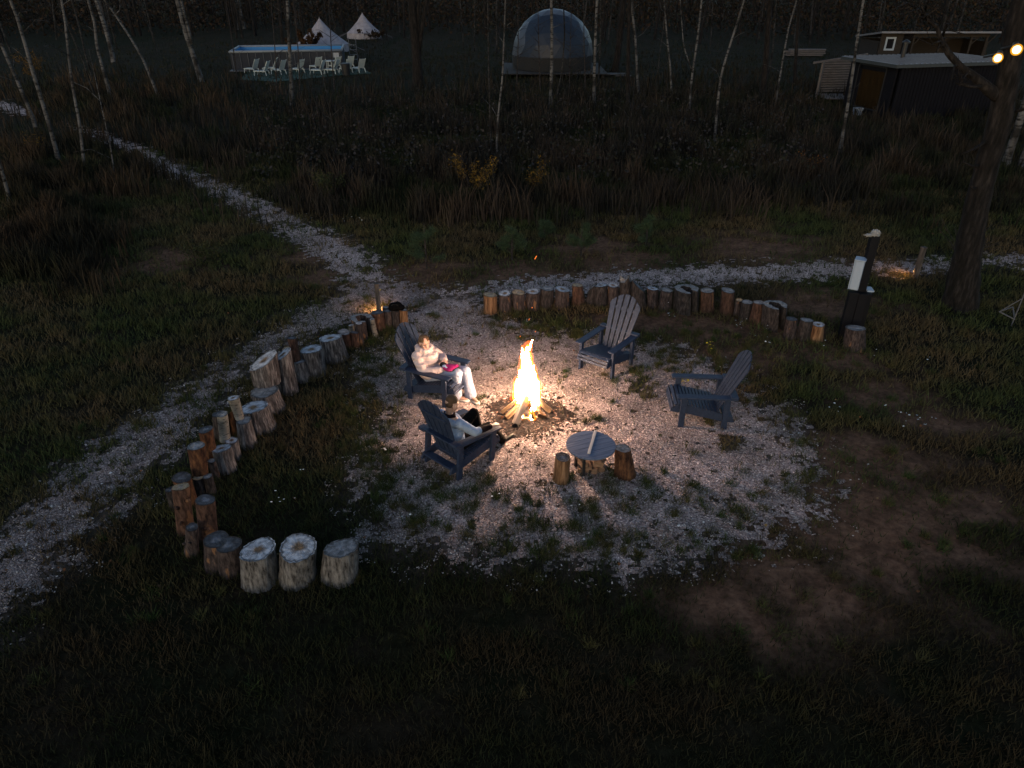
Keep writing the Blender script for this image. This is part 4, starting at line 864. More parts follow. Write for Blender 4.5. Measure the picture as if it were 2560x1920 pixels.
def back_cabin():
    Yc = 57.; o = atY(2205, 84, Yc); h = o.z; e = atY(2475, 97, Yc); W = e.x - o.x
    root = empty('cabin', (o.x, Yc, 0), 0, 'dark brown cabin behind, with a white framed window and open porch', 'cabin'); S = W / 270.
    mb = MB(); mb.box((S * 27, 0, h / 2), (S * 54, .12, h)); mb.box((W * .5, 3.2, h / 2 - .27), (W, .12, h - .5)); mb.box((W - .06, 1.6, h / 2 - .27), (.12, 3.08, h - .5)); mb.box((.06, 1.66, h / 2 - .27), (.12, 2.96, h - .5))
    mb.build('wall', M['brown_clad'], root)
    mb = MB(); mb.box((W / 2, 1.5, h - .14), (W + .6, 4.3, .12), (R(-7), 0, 0)); mb.build('roof', M['metal_roof'], root)
    cxw, czw = S * 24, 1.93; ww, hw = .60, .76
    mb = MB(); mb.box((cxw, -.075, czw), (ww, .03, hw)); wd = mb.build('window', M['black_clad'], root)
    mb = MB(); f = .12
    for (dx, dz, sx, sz) in ((0, hw / 2, ww + f, f), (0, -hw / 2, ww + f, f), (-ww / 2, 0, f, hw - f), (ww / 2, 0, f, hw - f)): mb.box((cxw + dx, -.10, czw + dz), (sx, .05, sz))
    mb.build('frame', mat_flat('white_window_frame', (.26, .30, .36), .5), wd)
    mb = MB(); mb.box((S * 68, .3, h / 2 - .05), (S * 26, .06, h - .25)); mb.build('door', M['black_clad'], root)
    for x in (S * 82, S * 150, S * 225, W - .2):
        mb = MB(); mb.box((x, .05, h / 2), (.13, .13, h)); mb.beam((x + .02, .05, h - .75), (x + .65, .05, h - .05), .08, .08); mb.build('porch_post', M['brown_clad'], root)
    mb = MB(); mb.box((W * .65, .02, h - .12), (W * .68, .1, .2)); mb.build('porch_beam', M['brown_clad'], root)
    # things stored in the porch
    p = Vector((o.x + S * 96, Yc + 1.0, 0)); wb = MB(); wb.tube([(0, 0, 0), (0, 0, .8), (0, 0, 1.25)], [.3, .32, .1], n=14); q = wb.build('water_barrel', mat_flat('pale_blue_barrel', (.10, .13, .19), .6), loc=p); tag(q, 'pale bluish barrel standing in the dark porch', 'barrel')
back_cabin()
# timber stack on the ground left of the cabins
p = at(2010, 140); 
mb = MB()
for k in range(4):
    for j in range(3 - k // 2): mb.box((random.uniform(-.3, .3), j * .35 - .3, .1 + k * .14), (3.2, .3, .1), (0, 0, random.uniform(-.06, .06)))
q = mb.build('board_stack', M['fence_wood'], loc=p); tag(q, 'low stack of pale boards far left of the cabins', 'boards')

# ------------------------------------------------------------------ meter post, bollards, bracket
M['black_paint'] = mat_flat('black_painted_board', (.004, .0045, .007), .6, .12)
M['box_white'] = mat_flat('white_enamel_box', (.21, .27, .36), .5, .3, var=.03)
def film():
    m, n, l, b = new_mat('thin_plastic_film'); b.inputs['Base Color'].default_value = (.26, .27, .28, 1); b.inputs['Roughness'].default_value = .35; b.inputs['Alpha'].default_value = .7
    return m
M['film'] = film()
def meter_post():
    b0 = at(2118, 838); root = empty('utility_post', b0, R(-8), 'black utility post with a boxed foot, by the last stump', 'post')
    Yb = b0.y; top = atY(2171, 590, Yb).z
    hb = atY(2128, 725, Yb).z
    mb = MB(); mb.box((.05, .05, top / 2 - .1), (.15, .15, top + .2)); mb.build('upright', M['black_paint'], root, bevel=.006)
    mb = MB(); mb.box((-.12, -.10, hb / 2 - .05), (.17, .13, hb + .1)); mb.box((.055, -.10, hb / 2 - .05), (.17, .15, hb + .06)); mb.box((.19, -.0, hb / 2 - .05), (.09, .20, hb + .02)); mb.build('boxed_foot', M['black_paint'], root, bevel=.006)
    mb = MB(); mb.box((.185, -.0, hb + .025), (.12, .22, .03)); mb.build('foot_cap', M['box_white'], root)
    mb = MB()
    for k in range(5): mb.ell((.13, -.02, hb + .15 + k * .25), .008, 6, 4)
    mb.build('screws', M['steel'], root)
    # electrical box
    zb = hb + .02
    mb = MB(); mb.box((0, 0, .31), (.16, .21, .58)); bx = mb.build('meter_box', M['box_white'], root, bevel=.012); bx.location = (-.11, -.02, zb); bx.rotation_euler = (0, 0, R(-22))
    mb = MB(); mb.box((-.092, 0, .31), (.02, .215, .585)); mb.build('door', M['box_white'], bx, bevel=.008)
    mb = MB(); mb.box((-.005, 0, .615), (.20, .235, .022)); mb.build('hood', M['box_white'], bx, bevel=.008)
    # crumpled plastic on the top
    pl = MB(); pl.ell((.0, 0, .02), (.12, .11, .10), 16, 10); pl.ell((-.14, -.03, -.01), (.14, .06, .04), 14, 8); pl.ell((.07, -.05, -.12), (.03, .04, .12), 10, 8)
    V = [Vector(p) for p in pl.v]
    pl.v = [tuple(p * .74 * (1 + .22 * math.sin(p.x * 61 + p.z * 43) * math.cos(p.y * 57 + p.z * 31))) for p in V]
    q = pl.build('plastic_bag', M['film'], smooth=False, loc=b0 + Vector((.05, .04, top + .02))); tag(q, 'crumpled clear plastic wrapped over the black post top', 'plastic bag')
meter_post()
M['post_wood'] = bark_mat('grey_bollard_wood', (.03, .026, .025), (.075, .063, .058), (.13, .11, .10), .12, 14, .3)
M['lens'] = mat_emit('bollard_lens', (1, .55, .18), 1.2)
def bollard(ub, vb, vt, w, label, side):
    b0 = at(ub, vb); h = atY(ub, vt, b0.y).z; root = empty('light_bollard', b0, R(20), label, 'bollard light', 'wooden light bollards by the path')
    mb = MB(); mb.box((0, 0, h / 2 - .1), (w, w, h + .2)); mb.build('post', M['post_wood'], root, bevel=.01)
    mb = MB(); mb.box((0, 0, h + .012), (w + .02, w + .02, .024)); mb.build('cap', M['post_wood'], root, bevel=.006)
    d = Vector(side).normalized(); dl = root.rotation_euler.to_matrix().inverted() @ d
    lo = dl * (w / 2 + .012); mb = MB(); mb.ell((lo.x, lo.y, .16), .016, 10, 6); mb.build('lamp_lens', M['lens'], root)
    ld = bpy.data.lights.new('bollard_lamp', 'SPOT'); ld.energy = BOLL_W; ld.color = (1, .50, .15); ld.shadow_soft_size = .02; ld.spot_size = R(150); ld.spot_blend = .9
    lp = bpy.data.objects.new('bollard_lamp', ld); COL.objects.link(lp); lp.location = b0 + d * (w / 2 + .04) + Vector((0, 0, .24))
    lp.rotation_euler = (d * .7 + Vector((0, 0, -1))).to_track_quat('-Z', 'Y').to_euler()
BOLL_W = 22.0
bollard(948, 782, 711, .085, 'grey wooden light bollard behind the stump with the black bag', (-.55, .84, 0))
bollard(2287, 695, 620, .10, 'grey wooden light bollard between the utility post and big pine', (-.9, .45, 0))
p = at(2530, 815); br = empty('metal_bracket', p, 0, 'small thin metal frame stuck in the grass right of the pine', 'metal frame')
mb = MB(); mb.tube([(-.02, 0, -.1), (0, 0, .75)], .014, n=6); mb.build('rod', M['steel'], br)
mb = MB(); mb.tube([(0, 0, .15), (-.30, .1, .28)], .013, n=6); mb.tube([(-.30, .1, .28), (.02, .2, .34)], .013, n=6); mb.tube([(.02, .2, .34), (0, 0, .15)], .013, n=6); mb.tube([(-.30, .1, .28), (0, 0, .62)], .01, n=6); mb.build('arm', M['steel'], br)

# ------------------------------------------------------------------ log stumps
STUMP_TOP = {}; STUMP_AT = []
def stump(key, t, wt, b, wb, bark, cut, label, on=None, z0=None, rough=.05, tiltd=None, knots=0, spike=0.0, group='log stumps edging the clearing'):
    """t, b: top and foot centres as surveyed in the photo, wt, wb their widths there"""
    zb = STUMP_TOP[on] - .01 if on else (z0 if z0 is not None else 0.0)
    B_ = at(b[0], b[1], zb); T_ = atY(t[0], t[1], B_.y)
    if T_.z - zb < .18: T_.z = zb + .18
    rb = wb / 2 / ppm(B_); rt = wt / 2 / ppm(T_); h = T_.z - zb
    STUMP_TOP[key] = T_.z
    if not on and z0 is None: STUMP_AT.append((B_.x, B_.y, rb))
    rnd = random.Random(key * 31 + 5); n_ = 44; m_ = 9
    name = 'log_stump' if not on else 'standing_log'
    root = empty(name, B_, 0, label, 'stump' if not on else 'log', group)
    ph = [rnd.uniform(0, 6.28) for _ in range(8)]; ecc = rnd.uniform(.92, 1.06)
    deep = bark in ('bark_grey', 'bark_white')
    def prof(a_):
        r = 1 + .035 * math.sin(2 * a_ + ph[0]) + .03 * math.sin(3 * a_ + ph[1]) + rough * .35 * math.sin(5 * a_ + ph[2]) + rough * .2 * math.sin(9 * a_ + ph[3])
        if deep: r += .030 * math.sin(15 * a_ + ph[4] + .8 * math.sin(3 * a_)) + .02 * math.sin(23 * a_ + ph[5])
        return r
    tx, ty = (rnd.uniform(-.06, .06), rnd.uniform(-.06, .06)) if tiltd is None else tiltd
    lean = Vector((T_.x - B_.x, 0, 0)); V = []; F = []
    for j in range(m_ + 1):
        f = j / m_; r = rb + (rt - rb) * f; 
        if not on: r *= 1 + .10 * (1 - f) ** 4
        for k in range(n_):
            a_ = 2 * PI * k / n_; q = r * prof(a_) * (1 + .012 * math.sin(f * 9 + a_ * 2 + ph[6]))
            x, y = q * math.cos(a_) + lean.x * f, q * math.sin(a_) * ecc
            z = f * h + (f ** 2) * (tx * math.cos(a_) + ty * math.sin(a_)) * r * 2
            if spike and j == m_: z += spike * max(0, math.sin(a_ * 3 + ph[7])) * rnd.uniform(.5, 1)
            if j == 0: z -= .04 if not on else 0
            V.append((x, y, z))
    for j in range(m_):
        for k in range(n_):
            k2 = (k + 1) % n_; F.append((j * n_ + k, j * n_ + k2, (j + 1) * n_ + k2, (j + 1) * n_ + k))
    mb = MB(); mb.add(V, F)
    if on: mb.add([V[k] for k in range(n_)], [tuple(range(n_))])
    for k in range(knots):
        a_ = rnd.uniform(3.5, 5.9); f = rnd.uniform(.2, .8); r = (rb + (rt - rb) * f) * .92; c_ = Vector((r * math.cos(a_) + lean.x * f, r * math.sin(a_), f * h)); o_ = Vector((math.cos(a_), math.sin(a_), .3))
        mb.tube([c_, c_ + o_ * rt * .35, c_ + o_ * rt * .5], [rt * .30, rt * .22, rt * .13], n=10)
    bk = mb.build('bark', M[bark], root, smooth=True)
    ring = [Vector(V[m_ * n_ + k]) for k in range(n_)]; cen = sum(ring, Vector()) / n_
    mb = MB(); VV = []; AA = []; FF = []; RS = [1.0, .93, .8, .6, .4, .2]
    for j, s in enumerate(RS):
        for k in range(n_):
            p = cen + (ring[k] - cen) * s; p.z += (.004 if s > .95 else .001) + (rnd.uniform(-.004, .004) if s < .9 else 0); VV.append(p); AA.append(s)
    c0 = len(VV); VV.append(cen); AA.append(0)
    for j in range(len(RS) - 1):
        for k in range(n_): k2 = (k + 1) % n_; FF.append((j * n_ + k, j * n_ + k2, (j + 1) * n_ + k2, (j + 1) * n_ + k))
    for k in range(n_): FF.append(((len(RS) - 1) * n_ + k, (len(RS) - 1) * n_ + (k + 1) % n_, c0))
    mb.add(VV, FF, AA); cf = mb.build('cut_face', M[cut], root, att='rr', smooth=False)
    return root
def hollow_stump(key, t, wt, b, wb, bark, cut, label, open_dir, wall=.30, gap=35):
    B_ = at(*b); T_ = atY(t[0], t[1], B_.y); r = wt / 2 / ppm(T_); h = T_.z; STUMP_TOP[key] = h; n_ = 40
    root = empty('log_stump', B_, 0, label, 'stump', 'log stumps edging the clearing'); rnd = random.Random(key)
    out = []; inn = []
    for k in range(n_ + 1):
        a_ = open_dir + R(gap) + (2 * PI - 2 * R(gap)) * k / n_
        q = r * (1 + .05 * math.sin(3 * a_) + .03 * math.sin(7 * a_ + 1)); w = r * wall * (1 + .3 * math.sin(2 * a_ + 1)) 
        out.append((q * math.cos(a_), q * math.sin(a_))); inn.append(((q - w) * math.cos(a_), (q - w) * math.sin(a_)))
    lx = T_.x - B_.x
    V = []; A_ = []
    for z, f in ((-.04, 1.06), (h * .5, 1.02), (h, 1)):
        for o_ in (out, inn): V += [(x * f + lx * max(0, z) / h, y * f, z + (rnd.uniform(-.008, .008) if z > 0 else 0)) for x, y in o_]
    N = n_ + 1; F = []
    for j in range(2):
        o0 = j * 2 * N; o1 = (j + 1) * 2 * N
        for k in range(n_):
            F.append((o0 + k, o0 + k + 1, o1 + k + 1, o1 + k)); F.append((o0 + N + k + 1, o0 + N + k, o1 + N + k, o1 + N + k + 1))
        F.append((o0, o1, o1 + N, o0 + N)); F.append((o0 + n_, o0 + N + n_, o1 + N + n_, o1 + n_))
    mb = MB(); mb.add(V, F); mb.build('bark', M[bark], root, smooth=False)
    o1 = 4 * N; VV = [Vector(V[o1 + k]) + Vector((0, 0, .003)) for k in range(2 * N)]
    mb = MB(); mb.add(VV, [(k, k + 1, N + k + 1, N + k) for k in range(n_)], [.8] * N + [.45] * N); mb.build('cut_face', M[cut], root, att='rr')
    return root
G_, RD, BR, DK, TN, WH, OC, BI = 'bark_grey', 'bark_red', 'bark_brown', 'bark_dark', 'bark_tan', 'bark_white', 'bark_ochre', 'bark_birch'
# left row, from the bag end round to the near corner
stump(1, (969, 777), 22, (973, 818), 22, BR, 'cut_dark', 'brown stump under the left part of the black bag')
stump(2, (988, 776), 18, (991, 820), 18, DK, 'cut_dark', 'dark narrow stump under the middle of the black bag')
stump(3, (1008, 775), 20, (1010, 815), 22, TN, 'cut_grey', 'pale orange stump ending the left row, under the right end of the bag')
stump(4, (964, 768), 15, (966, 806), 16, DK, 'cut_grey', 'small dark stump just behind the black bag')
stump(5, (943, 781), 30, (950, 824), 27, RD, 'cut_dark', 'smooth red brown stump standing in front of the path light')
stump(6, (930, 798), 12, (939, 841), 14, BI, 'cut_pale', 'thin curved birch log with a white top beside the hollow stump', rough=.08)
hollow_stump(7, (903, 795), 54, (909, 838), 50, BR, 'cut_grey', 'wide hollow stump open to the right, behind the thin posts', R(-25), .42, 30)
stump(8, (897, 808), 17, (903, 862), 14, BR, 'cut_pale', 'thin tall brown post in front of the hollow stump')
stump(9, (878, 813), 14, (882, 848), 14, BI, 'cut_pale', 'thin birch post with a white top left of the hollow stump')
stump(10, (886, 831), 20, (889, 867), 19, RD, 'cut_dark', 'short red brown post between two thin posts of the left row')
stump(11, (860, 830), 31, (868, 868), 26, RD, 'cut_grey', 'red brown stump right of the big pale stump with the orange heart')
stump(12, (825, 845), 54, (839, 896), 58, G_, 'cut_pale', 'big grey stump with a white top and orange heart', tiltd=(.05, -.05))
stump(13, (778, 873), 55, (788, 932), 58, G_, 'cut_pale', 'big grey stump with a pale stained top, right of the two leaning logs', tiltd=(.04, -.04))
stump(14, (749, 904), 27, (757, 950), 34, G_, 'cut_grey', 'narrow grey stump carrying the two red brown logs', tiltd=(.06, -.05))
stump(15, (730, 845), 22, (742, 901), 19, RD, 'cut_dark', 'tall red brown log standing on a narrow grey stump', on=14, rough=.12, knots=2)
stump(16, (719, 872), 26, (735, 918), 16, OC, 'cut_ochre', 'bent orange brown log leaning against the split topped stump', z0=.22, rough=.14, knots=1)
stump(17, (707, 886), 40, (722, 978), 46, G_, 'cut_pale', 'tall grey stump with a split slanting top', tiltd=(.28, .10), rough=.08)
stump(18, (661, 978), 69, (678, 1021), 70, G_, 'cut_grey', 'low wide grey stump carrying a thick log', tiltd=(.05, .0))
stump(19, (659, 901), 68, (668, 957), 64, G_, 'cut_pale', 'thick grey log with a slanting white top, standing on a wide stump', on=18, tiltd=(.26, .10))
stump(20, (634, 1018), 68, (652, 1070), 70, G_, 'cut_pale', 'wide grey stump with a white top and brown stain', tiltd=(.05, -.04))
stump(21, (609, 1051), 36, (620, 1112), 46, G_, 'cut_grey', 'grey furrowed stump with a birch log standing on it')
stump(22, (583, 995), 28, (600, 1047), 22, BI, 'cut_pale', 'rough birch log standing on the furrowed grey stump', on=21, rough=.1)
stump(23, (549, 1035), 34, (555, 1098), 34, DK, 'cut_dark', 'dark stump behind the smooth white birch log')
stump(24, (579, 1030), 22, (588, 1086), 22, OC, 'cut_ochre', 'split half log with an orange inner face beside the birch log', tiltd=(.3, -.2))
stump(25, (578, 1101), 30, (590, 1146), 26, G_, 'cut_pale', 'small grey stump with a white rim under the birch log')
stump(26, (553, 1121), 48, (569, 1175), 44, G_, 'cut_pale', 'grey stump with a pale split top, below the birch log', tiltd=(.05, -.05))
stump(27, (556, 1036), 27, (563, 1095), 25, BI, 'cut_grey', 'smooth white birch log standing upright among the stumps', z0=.33, rough=.03)
stump(28, (529, 1152), 17, (543, 1197), 17, BR, 'cut_grey', 'small brown stump squeezed behind the dark short one')
stump(29, (514, 1074), 36, (525, 1133), 31, OC, 'cut_dark', 'red log with a dark top standing left of the white birch log', z0=.30)
stump(30, (519, 1191), 23, (531, 1237), 24, DK, 'cut_grey', 'short dark stump below the grey topped red log')
stump(31, (496, 1194), 25, (504, 1240), 24, BR, 'cut_ochre', 'brown stump carrying the grey topped red log')
stump(32, (490, 1115), 43, (500, 1182), 40, OC, 'cut_grey', 'red log with a light grey top, leftmost upright of the upper tier', on=31)
stump(33, (454, 1194), 46, (478, 1262), 36, OC, 'cut_dark', 'red brown log with a blue grey top beside the yellow topped one', knots=1)
stump(34, (452, 1217), 40, (466, 1330), 38, RD, 'cut_ochre', 'tall knotty log with a yellowish top', knots=3, rough=.09)
stump(35, (480, 1318), 30, (479, 1384), 34, BR, 'cut_dark', 'short knotty stump at the foot of the tall logs', knots=2, rough=.12)
stump(36, (513, 1250), 48, (522, 1350), 46, RD, 'cut_dark', 'tall red brown log with a blue grey top, nearest of the high ones', knots=2)
stump(37, (541, 1349), 62, (543, 1416), 60, BR, 'cut_dark', 'dark brown stump half behind its neighbour at the near corner')
stump(38, (571, 1361), 63, (576, 1428), 58, BR, 'cut_dark', 'dark stump with a bluish top left of the three pale ones')
stump(39, (645, 1374), 84, (652, 1449), 84, WH, 'cut_pale', 'pale barked stump, left one of the three big ones nearest the viewer')
stump(40, (745, 1369), 92, (743, 1442), 88, WH, 'cut_pale', 'stump with the brightest white top, middle of the three big ones nearest the viewer')
stump(41, (853, 1370), 83, (849, 1439), 86, WH, 'cut_grey', 'stump with clear growth rings, right one of the three big ones nearest the viewer')
stump(42, (424, 1224), 22, (438, 1275), 22, DK, 'cut_dark', 'dark stump hiding behind the tall logs at the far left of the ring')
# far row
stump(51, (1225, 737), 34, (1226, 781), 32, TN, 'cut_ochre', 'tan debarked stump at the left end of the far row')
stump(52, (1262, 733), 32, (1264, 778), 34, BR, 'cut_pale', 'stump with a bare orange strip, second from the left end of the far row')
stump(53, (1296, 731), 31, (1298, 776), 33, BR, 'cut_ochre', 'plain brown stump, third from the left end of the far row')
stump(54, (1332, 728), 35, (1332, 772), 34, BR, 'cut_pale', 'stump with a white top, fourth from the left end of the far row')
stump(55, (1369, 721), 35, (1366, 767), 34, DK, 'cut_grey', 'grey brown stump with a dished top in the far row')
stump(56, (1406, 723), 37, (1404, 768), 38, BR, 'cut_pale', 'wide stump with a white streaked top left of the reddish one in the far row', tiltd=(-.08, 0))
stump(57, (1443, 713), 26, (1446, 760), 32, RD, 'cut_ochre', 'reddish stump standing free in the far row, flaring at its foot')
stump(58, (1483, 715), 18, (1474, 760), 24, DK, 'cut_dark', 'dark split stump leaning right in the far row', tiltd=(.5, 0))
stump(59, (1501, 713), 32, (1501, 762), 33, DK, 'cut_pale', 'grey stump with a white top just left of the far chair back')
stump(60, (1533, 713), 28, (1533, 761), 30, BR, 'cut_pale', 'red brown stump half hidden by the far chair back')
stump(61, (1563, 704), 31, (1563, 761), 30, DK, 'cut_grey', 'tallest grey stump of the far row with a jagged spike', spike=.16)
stump(62, (1597, 716), 36, (1598, 766), 38, DK, 'cut_dark', 'dark stump with a steep slanting top right of the spiked one', tiltd=(-.42, 0))
stump(63, (1631, 721), 29, (1631, 767), 28, BR, 'cut_pale', 'brown stump with an orange strip right of the slanting one')
stump(64, (1667, 725), 30, (1661, 772), 34, BR, 'cut_grey', 'brown stump with a torn branch scar left of the wide hollow one')
hollow_stump(65, (1717, 722), 60, (1715, 776), 54, DK, 'cut_grey', 'wide grey hollow stump in the middle of the far row', R(-60), .5, 22)
stump(66, (1768, 726), 32, (1767, 777), 33, RD, 'cut_grey', 'round red brown stump left of the gap in the far row')
stump(67, (1820, 726), 33, (1817, 782), 36, RD, 'cut_grey', 'red brown stump with a bare strip right of the gap in the far row')
stump(68, (1848, 750), 17, (1842, 789), 20, BR, 'cut_ochre', 'thin short stump right of the gap stump')
stump(69, (1868, 755), 28, (1860, 799), 28, DK, 'cut_grey', 'dark stump leaning right, before the reddish leaning one')
stump(70, (1897, 756), 25, (1889, 806), 32, RD, 'cut_grey', 'reddish leaning stump left of the right hand hollow stump')
hollow_stump(71, (1939, 762), 58, (1935, 818), 56, DK, 'cut_grey', 'big grey hollow stump near the right end of the far row', R(-70), .45, 22)
stump(72, (1979, 797), 27, (1974, 843), 31, BR, 'cut_dark', 'short brown stump right of the right hand hollow stump')
stump(73, (2017, 800), 31, (2008, 848), 31, DK, 'cut_grey', 'short dark stump, last but one of the far row')
stump(74, (2046, 811), 29, (2039, 851), 32, TN, 'cut_pale', 'short pale streaked stump ending the far row')
stump(75, (2139, 820), 46, (2136, 870), 50, BR, 'cut_grey', 'single wide stump in front of the black utility post')
# seats at the table
stump(76, (1407, 1143), 38, (1402, 1202), 41, TN, 'cut_dark', 'light orange log seat left of the round table', group='log seats by the round table')
stump(77, (1557, 1121), 42, (1563, 1187), 54, OC, 'cut_grey', 'dark orange log seat leaning right of the round table', group='log seats by the round table', rough=.09)
# grass standing round the stump feet (stuff)
PP = []
for (x, y, r) in STUMP_AT:
    k_ = 70; a_ = RNG.uniform(0, 2 * PI, k_); q_ = r * 1.08 + np.abs(RNG.normal(0, .06, k_)); m_ = RNG.random(k_) < np.where(np.sin(a_) > .3, .4, 1); PP.append(np.stack([x + q_ * np.cos(a_), y + q_ * np.sin(a_)], 1)[m_])
PP = np.concatenate(PP); blades('grass_tufts', PP, RNG.uniform(.04, .14, len(PP)), np.full(len(PP), .009), .8, mixcol(len(PP), (.022, .028, .010), (.055, .040, .022), RNG.random(len(PP))), 'grass growing round the feet of the stumps')
# ------------------------------------------------------------------ slatted armchairs
def armchair():
    root = empty('armchair', (0, 0, 0)); S = M['slate']; bv = .004
    for sx in (-1, 1):
        for (y, h, w) in ((.34, .545, .09), (-.34, .545, .09)):
            mb = MB(); mb.box((sx * .335, y, h / 2 - .01), (.045, w, h + .02)); mb.build('leg', S, root, bevel=bv)
        mb = MB(); ol = [(-.48, .575), (.44, .575), (.46, .565), (.46, .555), (.44, .547), (-.48, .547)]
        mb.prism([(y, z) for y, z in ol], sx * .335 - .065, sx * .335 + .065, 'x'); mb.build('armrest', S, root, bevel=bv)
        mb = MB(); ol = [(.50, .26), (.50, .33), (.42, .385), (.30, .385), (-.46, .20), (-.50, .10), (-.36, .10), (.34, .25)]
        mb.prism(ol, sx * .298 - .014, sx * .298 + .014, 'x'); mb.build('side_rail', S, root, bevel=bv)
    # seat: slats following the curve of the rails
    cv = [(.515, .285), (.50, .345), (.455, .392), (.395, .402)] + [(.335 - .058 * k, .394 - .0138 * k) for k in range(10)]
    mb = MB()
    for k, (y, z) in enumerate(cv):
        y0, z0 = cv[max(0, k - 1)]; y1, z1_ = cv[min(len(cv) - 1, k + 1)]; an = math.atan2(z1_ - z0, y1 - y0)
        mb.box((0, y, z + .006), (.625, .046, .02), (an + PI, 0, 0))
    mb.build('seat', S, root, bevel=.003)
    # back: five fanned slats with an arched top
    an = math.atan2(.40, .93); mb = MB(); L = [1] * 5
    Mx = Matrix.Translation((0, -.215, .20)) @ Matrix.Rotation(an, 4, 'X')
    for k in range(5):
        fx = k - 2; bw, tw = .068, .099; cxb, cxt = fx * .088, fx * .130; l_ = L[k]; hw = 8; O = [(cxb - bw / 2, 0), (cxb + bw / 2, 0)]
        def arch(x): return 1.10 - 2.0 * x * x
        for j in range(hw + 1):
            x = cxt + tw / 2 - tw * j / hw; O.append((x, arch(x) - (.035 if (j == hw and fx == -2) or (j == 0 and fx == 2) else 0)))
        o0 = len(mb.v); mb.prism(O, -.011, .011, 'y'); mb.v[o0:] = [tuple(Mx @ Vector(p)) for p in mb.v[o0:]]
    mb.build('backrest', S, root, bevel=.003)
    mb = MB(); mb.box((0, -.43, .588), (.80, .11, .026)); mb.build('back_rail', S, root, bevel=bv)
    mb = MB(); mb.box((0, -.235, .225), (.56, .03, .09), (an, 0, 0)); mb.box((0, -.40, .17), (.56, .14, .024)); mb.build('stretcher', S, root, bevel=bv)
    mb = MB(); mb.box((0, -.56, .95), (.50, .022, .06), (an, 0, 0)); mb.build('back_batten', S, root, bevel=bv)
    return root
def fit(pairs):
    """ground position and heading of a chair from the feet of its legs"""
    A = [Vector(l) for l, p in pairs]; Bp = [Vector(tuple(at(*p))[:2]) for l, p in pairs]; ca = sum(A, Vector((0, 0))) / len(A); cb = sum(Bp, Vector((0, 0))) / len(Bp)
    s = sum((a_ - ca).x * (b_ - cb).y - (a_ - ca).y * (b_ - cb).x for a_, b_ in zip(A, Bp)); c_ = sum((a_ - ca).dot(b_ - cb) for a_, b_ in zip(A, Bp)); th = math.atan2(s, c_)
    r = Matrix.Rotation(th, 2); o = cb - r @ ca; return o, th
RF, RRr, LF, LR = (.335, .34), (.335, -.34), (-.335, .34), (-.335, -.34)
CH = [(fit([(RF, (1116, 1020)), (RRr, (1024, 996))]), 'dark slate slatted armchair in which the woman in pale pink sits'),
      (fit([(LF, (1527, 949)), (RF, (1450, 921)), (LR, (1580, 911))]), 'empty dark slate armchair behind the fire, facing the viewer'),
      (fit([(RRr, (1156, 1201)), (RF, (1225, 1153)), (LR, (1066, 1154))]), 'dark slate slatted armchair seen from behind, the man sits in it'),
      (fit([(LF, (1701, 1068)), (LR, (1808, 1072))]), 'empty dark slate armchair at the right, turned sideways to the fire')]
proto = armchair()
for k, ((o, th), lb) in enumerate(CH):
    c_ = proto if k == 0 else copy_tree(proto); c_.location = (o.x, o.y, .012); c_.rotation_euler = (R(-6) if k == 2 else 0, 0, th); tag(c_, lb, 'armchair', 'slatted armchairs round the campfire')

# ------------------------------------------------------------------ people
def fused(name, prims, voxel, mat, parent, smooth_it=2, mats=None, assign=None):
    """one continuous surface grown from tapered limbs and rounded masses"""
    mb = MB()
    for p in prims:
        if p[0] == 'cap':
            a_, ra, b_, rb = Vector(p[1]), p[2], Vector(p[3]), p[4]; k_ = max(2, int((b_ - a_).length / max(.02, ra)) + 1)
            if (b_ - a_).length > 1e-4: mb.tube([a_.lerp(b_, i_ / k_) for i_ in range(k_ + 1)], [ra + (rb - ra) * i_ / k_ for i_ in range(k_ + 1)], n=16)
            mb.ell(a_, ra * .998, 16, 10); mb.ell(b_, rb * .998, 16, 10)
        else: mb.ell(p[1], p[2], 20, 12, p[3] if len(p) > 3 else None)
    o = mb.build(name, mat, parent)
    r = o.modifiers.new('r', 'REMESH'); r.mode = 'VOXEL'; r.voxel_size = voxel
    s = o.modifiers.new('s', 'SMOOTH'); s.factor = .5; s.iterations = smooth_it
    dg = bpy.context.evaluated_depsgraph_get(); me = bpy.data.meshes.new_from_object(o.evaluated_get(dg)); me.name = name
    o.modifiers.clear(); old = o.data; o.data = me; bpy.data.meshes.remove(old); me.materials.clear()
    for m_ in (mats or [mat]): me.materials.append(m_)
    if assign:
        me.polygons.foreach_set('material_index', [assign(Vector(p.center)) for p in me.polygons])
    me.polygons.foreach_set('use_smooth', [True] * len(me.polygons)); return o
